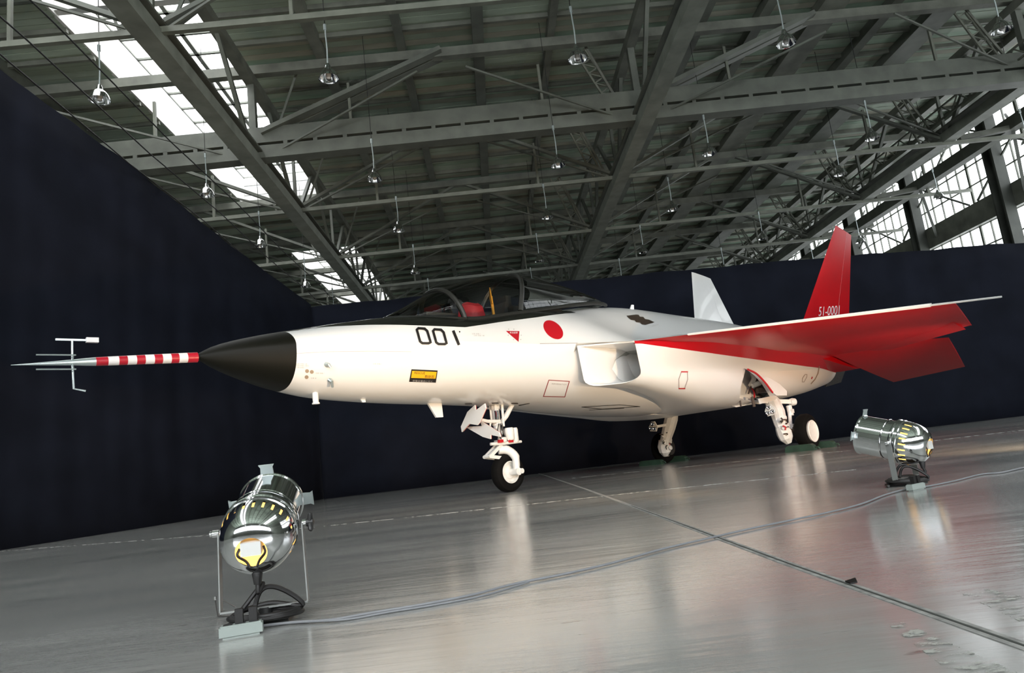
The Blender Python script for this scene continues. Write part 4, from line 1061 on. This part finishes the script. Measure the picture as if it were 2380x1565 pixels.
# main gear ------------------------------------------------------------
def main_gear(sd):
    A = lambda s, n, z: J(s, n * sd, z)
    mb = MB(); mb.tube([A(5.50, 1.02, 1.02), A(5.50, 1.10, .88), A(5.47, 1.17, .70), A(5.40, 1.22, .52), A(5.36, 1.26, .38)], [.10, .135, .13, .115, .10], 10)
    g = mb.build('main_gear_strut', GEAR, jet, angle=25)
    mb = MB(); mb.tube([A(5.33, 1.25, .46), A(5.36, 1.28, .34), A(5.38, 1.29, .24), A(5.40, 1.31, .15)], [.10, .135, .12, .05], 9); mb.build('knuckle', GEAR, g, angle=25)
    mb = MB(); mb.tube([A(5.42, 1.28, .27), A(5.66, 1.38, .312), A(5.66, 1.46, .312)], [.085, .075, .06], 12); mb.build('axle', DARKMET, g)
    mb = MB(); mb.lathe([(0, -.05), (.16, -.05), (.17, 0), (.16, .05), (0, .05)], axis_matrix(A(5.67, 1.40, .312), A(0, 1, 0)), 20); mb.build('brake_disc', DARKMET, g)
    mb = MB(); mb.bar(A(5.24, .92, .95), A(5.78, 1.34, .86), .085, .075); mb.build('trunnion', GEAR, g)
    mb = MB(); mb.lathe([(0, -.05), (.06, -.05), (.07, 0), (.06, .05), (0, .05)], axis_matrix(A(5.77, 1.33, .86), A(1, .6, 0)), 12); mb.build('trunnion_cap', GEAR, g)
    mb = MB(); mb.lathe([(0, -.06), (.055, -.06), (.065, 0), (.055, .06), (0, .06)], axis_matrix(A(5.28, .96, .95), A(1, .6, 0)), 12); mb.build('trunnion_cap', GEAR, g)
    mb = MB(); mb.tube([A(5.15, .75, 1.2), A(5.33, .98, .98)], [.075, .065], 12); mb.build('retraction_jack', DARKMET, g)
    mb = MB(); mb.tube([A(5.70, 1.28, .80), A(5.68, 1.30, .62)], .05, 10); mb.tube([A(5.66, 1.29, .66), A(5.58, 1.30, .40)], .032, 10); mb.build('damper', GEAR, g)
    mb = MB(); mb.box(A(5.70, 1.3, .70), (.10, .08, .07)); mb.build('damper_lug', GEAR, g); mb = MB(); mb.box(A(5.60, 1.32, .43), (.09, .08, .09)); mb.build('damper_lug', GEAR, g)
    D = (lambda n: n) if sd > 0 else (lambda n: 2.50 - n)
    mb = MB(); mb.prism([A(5.06, 1.20, .85), A(5.06, 1.28, .85), A(5.06, 1.36, .75), A(5.06, 1.34, .67), A(5.06, 1.19, .65), A(5.06, 1.15, .74)], A(.02, 0, 0)); plate = mb.build('lamp_plate', GEAR, g)
    for n_, z_ in ((1.24, .80), (1.21, .705), (1.30, .72)):
        M = axis_matrix(A(5.055, n_, z_), (-1, 0, 0)); mb = MB(); mb.lathe([(.034, 0), (.038, .02), (.031, .024), (.018, .01), (0, .006)], M, 14); mb.build('landing_light', STEEL, plate)
    mb = MB(); mb.bar(A(5.06, 1.26, .74), A(5.40, 1.15, .76), .05, .05); mb.build('lamp_bracket', GEAR, g)
    rnd = random.Random(3 + sd)
    for k in range(9):
        a_ = A(5.28 + rnd.uniform(-.10, .12), D(1.345 + rnd.uniform(-.02, .03)), .60 - .035 * k); b_ = a_ + A(rnd.uniform(-.09, .09), rnd.uniform(.0, .03), rnd.uniform(-.10, .02))
        mb = MB(); mb.tube(smooth_path([a_, (a_ + b_) / 2 + A(.02, .02, .01), b_], 3), rnd.choice((.008, .012)), 6); mb.build('hydraulic_line', (DARKMET, BAYDARK, DARKMET, BAYDARK, REDM)[k % 5], g)
    for k, (s_, n_, z_) in enumerate(((5.27, 1.31, .55), (5.46, 1.32, .46), (5.26, 1.33, .42), (5.44, 1.30, .60), (5.36, 1.37, .30))):
        M = axis_matrix(A(s_, D(n_), z_), A(-.2, 1 if sd > 0 else -1, .1)); mb = MB(); mb.lathe([(0, -.03), (.04, -.03), (.045, .01), (.02, .025), (0, .025)], M, 10); mb.build('valve', GEAR, g)
    mb = MB(); mb.tube([A(5.20, .95, .98), A(5.05, .95, .95), A(4.85, .8, 1.12)], .016, 6); mb.build('link_rod', DARKMET, g)
    w_ = tyre(jet, A(5.67, 1.535, .312), .312, .215, hub_r=.58)
    M = axis_matrix(A(5.67, 1.535, .312), A(0, 1, 0)); r = .312
    mb = MB(); mb.lathe([(r * .60, .095), (r * .615, .118), (r * .57, .128), (r * .53, .118), (r * .48, .112), (0, .112)], M, 32); hc = mb.build('wheel_cap', GEAR, w_)
    for k in range(9):
        M2 = M @ Matrix.Translation((.1 * math.cos(k * .7), .1 * math.sin(k * .7), .113)); mb2 = MB(); mb2.lathe([(.008, 0), (.006, .006), (0, .006)], M2, 6)
        hc.data.materials.append(DARKMET) if k == 0 else None
    # doors
    return g
main_gear(1); main_gear(-1)
# main gear doors, near side: a big curved one behind the bay, a flap below, small links
def curved_door(px, n0, bow, name):
    P = [jet_plane(x, y, n=n0) for x, y in px]; mb = MB(); mb.prism(P, (0, .025, 0)); o = mb.build(name, WHITE, jet); return o
d = curved_door([(1735, 857), (1752, 864), (1790, 880), (1812, 893), (1829, 909), (1829, 919.5), (1805, 919.5), (1795, 912), (1778, 888), (1758, 868)], 1.62, 0, 'main_gear_door')
mb = MB(); pts = [jet_plane(x, y, n=1.625) for x, y in [(1738, 859), (1758, 869), (1778, 889), (1796, 913)]]
mb.tube(smooth_path(pts, 4), .016, 6); mb.build('door_edge', REDM, d)
curved_door([(1765, 927), (1793, 921), (1803, 921), (1808, 924), (1801, 930), (1768, 939)], 1.3, 0, 'main_gear_flap')
curved_door([(1690, 941), (1746, 930), (1770, 931), (1745, 940), (1712, 947)], 1.0, 0, 'main_gear_flap')
for a_, b_ in (((1720, 931), (1722, 946)), ((1748, 923), (1753, 946))):
    mb = MB(); mb.tube([jet_plane(*a_, n=1.2), jet_plane(*b_, n=1.2)], .014 if a_[0] < 1740 else .026, 8); mb.build('door_rod', BAYDARK, jet)
curved_door([(1482, 959), (1525, 956), (1525, 964), (1486, 967)], -1.0, 0, 'main_gear_flap')

# wheel chocks, each side of each main wheel
def chock(p, size, label):
    t = empty('wheel_chock'); tag(t, label, 'chock', 'green wheel chocks')
    L, W_, H_ = size; mb = MB()
    sec = [(-L / 2, 0), (L / 2, 0), (L / 2 - .02, H_ * .75), (L / 2 - .06, H_), (-L / 2 + .06, H_), (-L / 2 + .02, H_ * .75)]
    d = NR; nrm = AX
    mb.prism([p + d * x + Vector((0, 0, z)) - nrm * W_ / 2 for x, z in sec], nrm * W_); mb.build('block', GREEN, t)
    mb = MB(); mb.tube([p + d * (L / 2) + Vector((0, 0, .05)), p + d * (L / 2 + .05) + Vector((0, 0, .045)), p + d * (L / 2 + .07) + Vector((0, 0, .012))], .012, 6); mb.build('rope', GREEN, t)
    return t
def jw(s, n, z=0): return JET_M @ J(s, n, z)
chock(jw(5.27, 1.56), (.52, .12, .11), 'green wheel chock in front of the near main wheel')
chock(jw(6.06, 1.60), (.42, .12, .11), 'green wheel chock behind the near main wheel, partly hidden')
chock(jw(5.27, -1.58), (.56, .12, .10), 'green wheel chock in front of the far main wheel')
chock(jw(6.06, -1.50), (.46, .12, .11), 'green wheel chock behind the far main wheel')

# ================================================================== FLOOR SPOTLIGHTS
def par_can(name, base, aim, hgt, label, scale=1.0, watts=200):
    """parabolic floor spot on a yoke; base on the floor, aim = direction it throws light"""
    root = empty(name, Matrix.Translation(base)); tag(root, label, 'spotlight')
    d = Vector(aim).normalized(); piv = Vector((0, 0, hgt)); side = d.cross(Vector((0, 0, 1))).normalized()
    M = axis_matrix(piv - d * .155 * scale, d, (0, 0, 1)) @ Matrix.Scale(scale, 4)
    seg = 96
    prof = [(.047, 0), (.058, .004), (.078, .016), (.094, .034), (.105, .056), (.111, .078), (.114, .092), (.1155, .112), (.1155, .125)]
    mb = MB(); mb.lathe(prof, M, seg, 0, skip=lambda i, k: (i in (5, 6) and k % 4 == 0)); dome = mb.build('lamp_dome', CHROME, root, angle=60)
    mb = MB(); mb.lathe([(.1155, .125), (.119, .128), (.119, .136), (.115, .140), (.115, .148), (.119, .152), (.119, .160), (.112, .166), (.108, .17), (.108, .178)], M, seg); mb.build('ring', CHROME, root)
    mb = MB(); mb.lathe([(.106, .178), (.106, .335), (.110, .34), (.110, .347), (.104, .35), (.102, .335), (.102, .18)], M, seg); mb.build('barrel', CHROME, root)
    mb = MB(); mb.lathe([(.109, .205), (.111, .208), (.109, .212)], M, seg); mb.build('seam', CHROME, root)
    mb = MB(); mb.lathe([(0, .05), (.04, .035), (.075, .05), (.098, .09), (.100, .135), (0, .14)], M, 32); mb.build('bulb', BULB, root)
    mb = MB(); mb.box(M @ Vector((.012, 0, .022)), (.060 * scale, .05 * scale, .04 * scale), 0, (side, d, Vector((0, 0, 1)))); mb.build('lamp_socket', PALE, root)
    cw = MB()
    for k in (-1, 1): cw.tube(smooth_path([M @ Vector((.01, .035 * k, .012)), M @ Vector((-.005, .04 * k, -.002)), M @ Vector((-.03, .02 * k, .004)), M @ Vector((-.05, .01 * k, .0))], 4), .004, 6)
    cw.build('lamp_wire', RUBBER, root)
    # accessory slots at the mouth
    for an in (0, 90, 180, 270):
        a = R(an); rr = Vector((math.cos(a), math.sin(a), 0)); tt = Vector((-math.sin(a), math.cos(a), 0))
        if an == 180: continue
        mb = MB(); c = rr * .125 + Vector((0, 0, .34))
        mb.prism([M @ (rr * .105 + tt * .022 + Vector((0, 0, .34))), M @ (rr * .132 + tt * .020 + Vector((0, 0, .34))), M @ (rr * .142 + tt * .026 + Vector((0, 0, .34))), M @ (rr * .142 - tt * .026 + Vector((0, 0, .34))), M @ (rr * .132 - tt * .020 + Vector((0, 0, .34))), M @ (rr * .105 - tt * .022 + Vector((0, 0, .34)))], d * .006)
        mb.build('frame_clip', BRUSH, root)
    # yoke
    wy = .128 * scale; dd = Vector((d.x, d.y, 0)).normalized()
    for sg in (1, -1):
        mb = MB(); mb.prism([piv + side * sg * wy - dd * .016, piv + side * sg * wy + dd * .016, Vector((0, 0, .045)) + side * sg * (wy + .004) + dd * .016, Vector((0, 0, .045)) + side * sg * (wy + .004) - dd * .016], side * sg * .004); mb.build('yoke_arm', ALUGREY, root)
    mb = MB(); mb.box((0, 0, .043), (2 * wy + .012, .032, .006), 0, (side, dd, Vector((0, 0, 1)))); mb.build('yoke_bar', ALUGREY, root)
    mb = MB(); mb.tube([(0, 0, 0), (0, 0, .043)], .022, 12); mb.box((0, 0, .006), (.17, .16, .012), 0, (side, dd, Vector((0, 0, 1)))); mb.build('base_plate', KNOB, root)
    for sg in (1, -1):
        MK = axis_matrix(piv + side * sg * wy, side * sg); mb = MB(); mb.lathe([(0, .002), (.012, .002), (.012, .022), (.009, .025), (.009, .03)], MK, 12)
        mb.build('pivot_bolt', STEEL, root)
    MK = axis_matrix(piv + side * (wy + .026), side); mb = MB()
    for k in range(3):
        a = R(120 * k + 25); mb.tube([MK @ Vector((0, 0, 0)), MK @ Vector((.028 * math.cos(a), .028 * math.sin(a), .004)), MK @ Vector((.033 * math.cos(a), .033 * math.sin(a), .004))], [.010, .008, .004], 8)
    mb.tube([MK @ Vector((0, 0, -.012)), MK @ Vector((0, 0, .01))], .013, 10); mb.build('knob', KNOB, root)
    # cord gland below the dome
    g0 = M @ Vector((-.085, 0, .03)); mb = MB(); mb.tube([g0 + Vector((0, 0, .02)), g0, g0 - Vector((0, 0, .035))], [.010, .017, .011], 10); mb.build('cord_gland', RUBBER, root)
    root['_g'] = [float(x) for x in (g0 - Vector((0, 0, .03)))]
    # the beam itself
    L = bpy.data.lights.new('beam', 'SPOT'); L.energy = watts; L.color = (1.0, .70, .42); L.spot_size = R(70); L.spot_blend = .8; L.shadow_soft_size = .09
    lo = bpy.data.objects.new('beam', L); COL.objects.link(lo); lo.parent = root
    lo.matrix_local = axis_matrix(piv + d * .21 * scale, -d)
    return root
def place(px_piv, px_base):
    b = ground(*px_base); d = ray(*px_piv); t = math.hypot(b.x, b.y) / math.hypot(d.x, d.y); p = CPOS + d * t
    return Vector((p.x, p.y, 0)), p.z
def azel(az, el): return Vector((math.sin(R(az)) * math.cos(R(el)), math.cos(R(az)) * math.cos(R(el)), math.sin(R(el))))
LB, LH = place((607, 1228), (605, 1446)); RB, RH = place((2088, 1026), (2098, 1128))
lamp1 = par_can('floor_spotlight', LB, azel(-8, 23), LH, 'polished aluminium floor spotlight seen from behind, glowing opening facing the viewer', 1.0, SPOT_W[0])
lamp2 = par_can('floor_spotlight', RB, azel(-40, 17), RH, 'polished aluminium floor spotlight lying side-on, pointing left at the aircraft', 1.1, SPOT_W[1])
def aim_at(frm, h, s, n, z): return (JET_M @ J(s, n, z)) - (frm + Vector((0, 0, h)))
R3 = Vector((4.7, 4.7, 0)); R4 = Vector((7.6, 9.2, 0))
lamp3 = par_can('floor_spotlight', R3, aim_at(R3, .30, 3.6, 1.5, 1.5), .30, 'third aluminium floor spotlight, farther along the grey floor cable', 1.0, SPOT_W[2])
lamp4 = par_can('floor_spotlight', R4, aim_at(R4, .30, 6.3, 1.5, 1.5), .30, 'fourth aluminium floor spotlight, standing under the wing tip', 1.0, SPOT_W[3])

def cord(name, pts, r, m_, label, cat='cable', group=None, seg=8):
    mb = MB(); mb.tube(smooth_path(pts, 6), r, seg); o = mb.build(name, m_); tag(o, label, cat, group); return o
def black_cord(lamp, label, seed, sc=1.0):
    rnd = random.Random(seed); g = lamp.matrix_world @ Vector(lamp['_g']) if False else lamp.location + Vector(lamp['_g'])
    b = Vector((lamp.location.x, lamp.location.y, 0)); X = Vector((1, 0, 0)); Y = Vector((0, 1, 0))
    toward = Vector((-b.x, -b.y, 0)).normalized(); sd = Vector((-toward.y, toward.x, 0))
    if sd.x < 0: sd = -sd
    c = b + toward * .05 * sc
    pts = [g, g - Vector((0, 0, .03)), c + sd * -.005 + Vector((0, 0, .12)), c - sd * .06 + Vector((0, 0, .06)), c - sd * .105 + Vector((0, 0, .012)), c + toward * .05 - sd * .10 + Vector((0, 0, .01))]
    for k in range(26):
        a = 2.6 + k * .85; rr = .115 - .0012 * k
        pts.append(c + toward * .02 + sd * (rr * 1.0 * math.cos(a)) + toward * (.075 * math.sin(a)) + Vector((0, 0, .010 + .0022 * (k % 9) + .001 * k)))
    pts += [c + sd * .11 + Vector((0, 0, .035)), c + sd * .085 + Vector((0, 0, .07)), c + sd * .03 + Vector((0, 0, .105)), c - sd * .01 + Vector((0, 0, .10)), c - sd * .03 + Vector((0, 0, .05)), c - sd * .02 + toward * .05 + Vector((0, 0, .03))]
    return cord('coiled_cable', pts, .0075, RUBBER, label, 'cable', 'black power cords of the spotlights')
black_cord(lamp1, 'black power cord coiled under the spotlight that faces away from the viewer', 1)
black_cord(lamp2, 'black power cord coiled under the side-on spotlight', 2)
def power_strip(p, ang, label):
    t = empty('power_strip', Matrix.Translation(p) @ Matrix.Rotation(ang, 4, 'Z')); tag(t, label, 'power strip', 'power strips by the spotlights')
    mb = MB(); mb.box((0, 0, .019), (.118, .036, .026)); mb.box((0, 0, .034), (.11, .03, .004)); mb.box((0, 0, .004), (.10, .026, .008)); mb.build('body', PLASTIC, t)
    for k in range(3):
        mb = MB(); mb.box((-.036 + .036 * k, 0, .037), (.024, .02, .002)); mb.build('socket', KNOB, t)
    for k in (0, 1):
        mb = MB(); mb.box((-.005 + .038 * k, .004, .056), (.022, .022, .04)); mb.build('plug', RUBBER, t)
    return t
g1 = ground(562, 1479); power_strip(g1, R(16), 'pale power strip lying in front of the spotlight facing away')
g2 = ground(2130, 1140); power_strip(g2, R(30), 'pale power strip beside the side-on spotlight')
# grey mains cable along the floor
GC = [(600, 1462), (680, 1453), (770, 1447), (850, 1433), (930, 1420), (1000, 1408), (1100, 1388), (1200, 1362), (1320, 1338), (1430, 1312), (1540, 1281), (1650, 1255), (1750, 1232), (1850, 1211), (1930, 1194), (2000, 1176), (2060, 1153), (2110, 1140), (2160, 1133), (2220, 1121), (2280, 1106), (2330, 1101), (2380, 1090), (2440, 1082)]
pts = [ground(x, y) + Vector((0, 0, .007)) for x, y in GC]
cord('floor_cable', pts, .0042, GREYCAB, 'grey mains cable running along the floor from one spotlight to the other', seg=8)
GC2 = [(690, 1451), (800, 1446), (900, 1429), (1000, 1413), (1120, 1390), (1230, 1358)]
cord('floor_cable', [ground(x, y) + Vector((0, 0, .006)) for x, y in GC2], .003, GREYCAB, 'thinner grey wire beside the start of the floor cable, at the spotlight facing away')
# bracket of wire and safety clip left of the near lamp
t = empty('safety_cable', Matrix.Translation(ground(507, 1436))); tag(t, 'thin steel safety cable with two clips beside the spotlight facing away', 'cable')
mb = MB(); mb.tube(smooth_path([(0, 0, .004), (-.004, .0, .03), (-.008, 0, .066)], 3), .0022, 6); mb.tube(smooth_path([(.006, 0, .004), (.008, 0, .03), (.012, 0, .064)], 3), .0022, 6); mb.tube(smooth_path([(.014, 0, .058), (.035, 0, .044), (.06, 0, .028)], 3), .002, 6); mb.tube(smooth_path([(0, 0, .004), (.03, -.01, .004), (.07, -.01, .005)], 3), .002, 6); mb.build('wire', DARKMET, t)
for x in (-.008, .012):
    mb = MB(); mb.tube([(x, 0, .058), (x, 0, .07)], .006, 8); mb.build('clip', STEEL, t)
# dark shred of tape on the floor joint
mb = MB(); q_ = [ground(1965, 1356) + Vector((0, 0, .003)), ground(1990, 1353) + Vector((0, 0, .008)), ground(1994, 1359) + Vector((0, 0, .004)), ground(1978, 1360) + Vector((0, 0, .002))]
mb.prism(q_, (0, 0, .003)); tag(mb.build('tape_scrap', KNOB), 'small dark scrap of tape lying on the floor joint', 'tape')
if '_g' in lamp1:
    for l_ in (lamp1, lamp2, lamp3, lamp4): del l_['_g']
print('TRIS', sum(len(o.data.loop_triangles) if o.type == 'MESH' else 0 for o in S.objects), 'OBJ', len(S.objects))
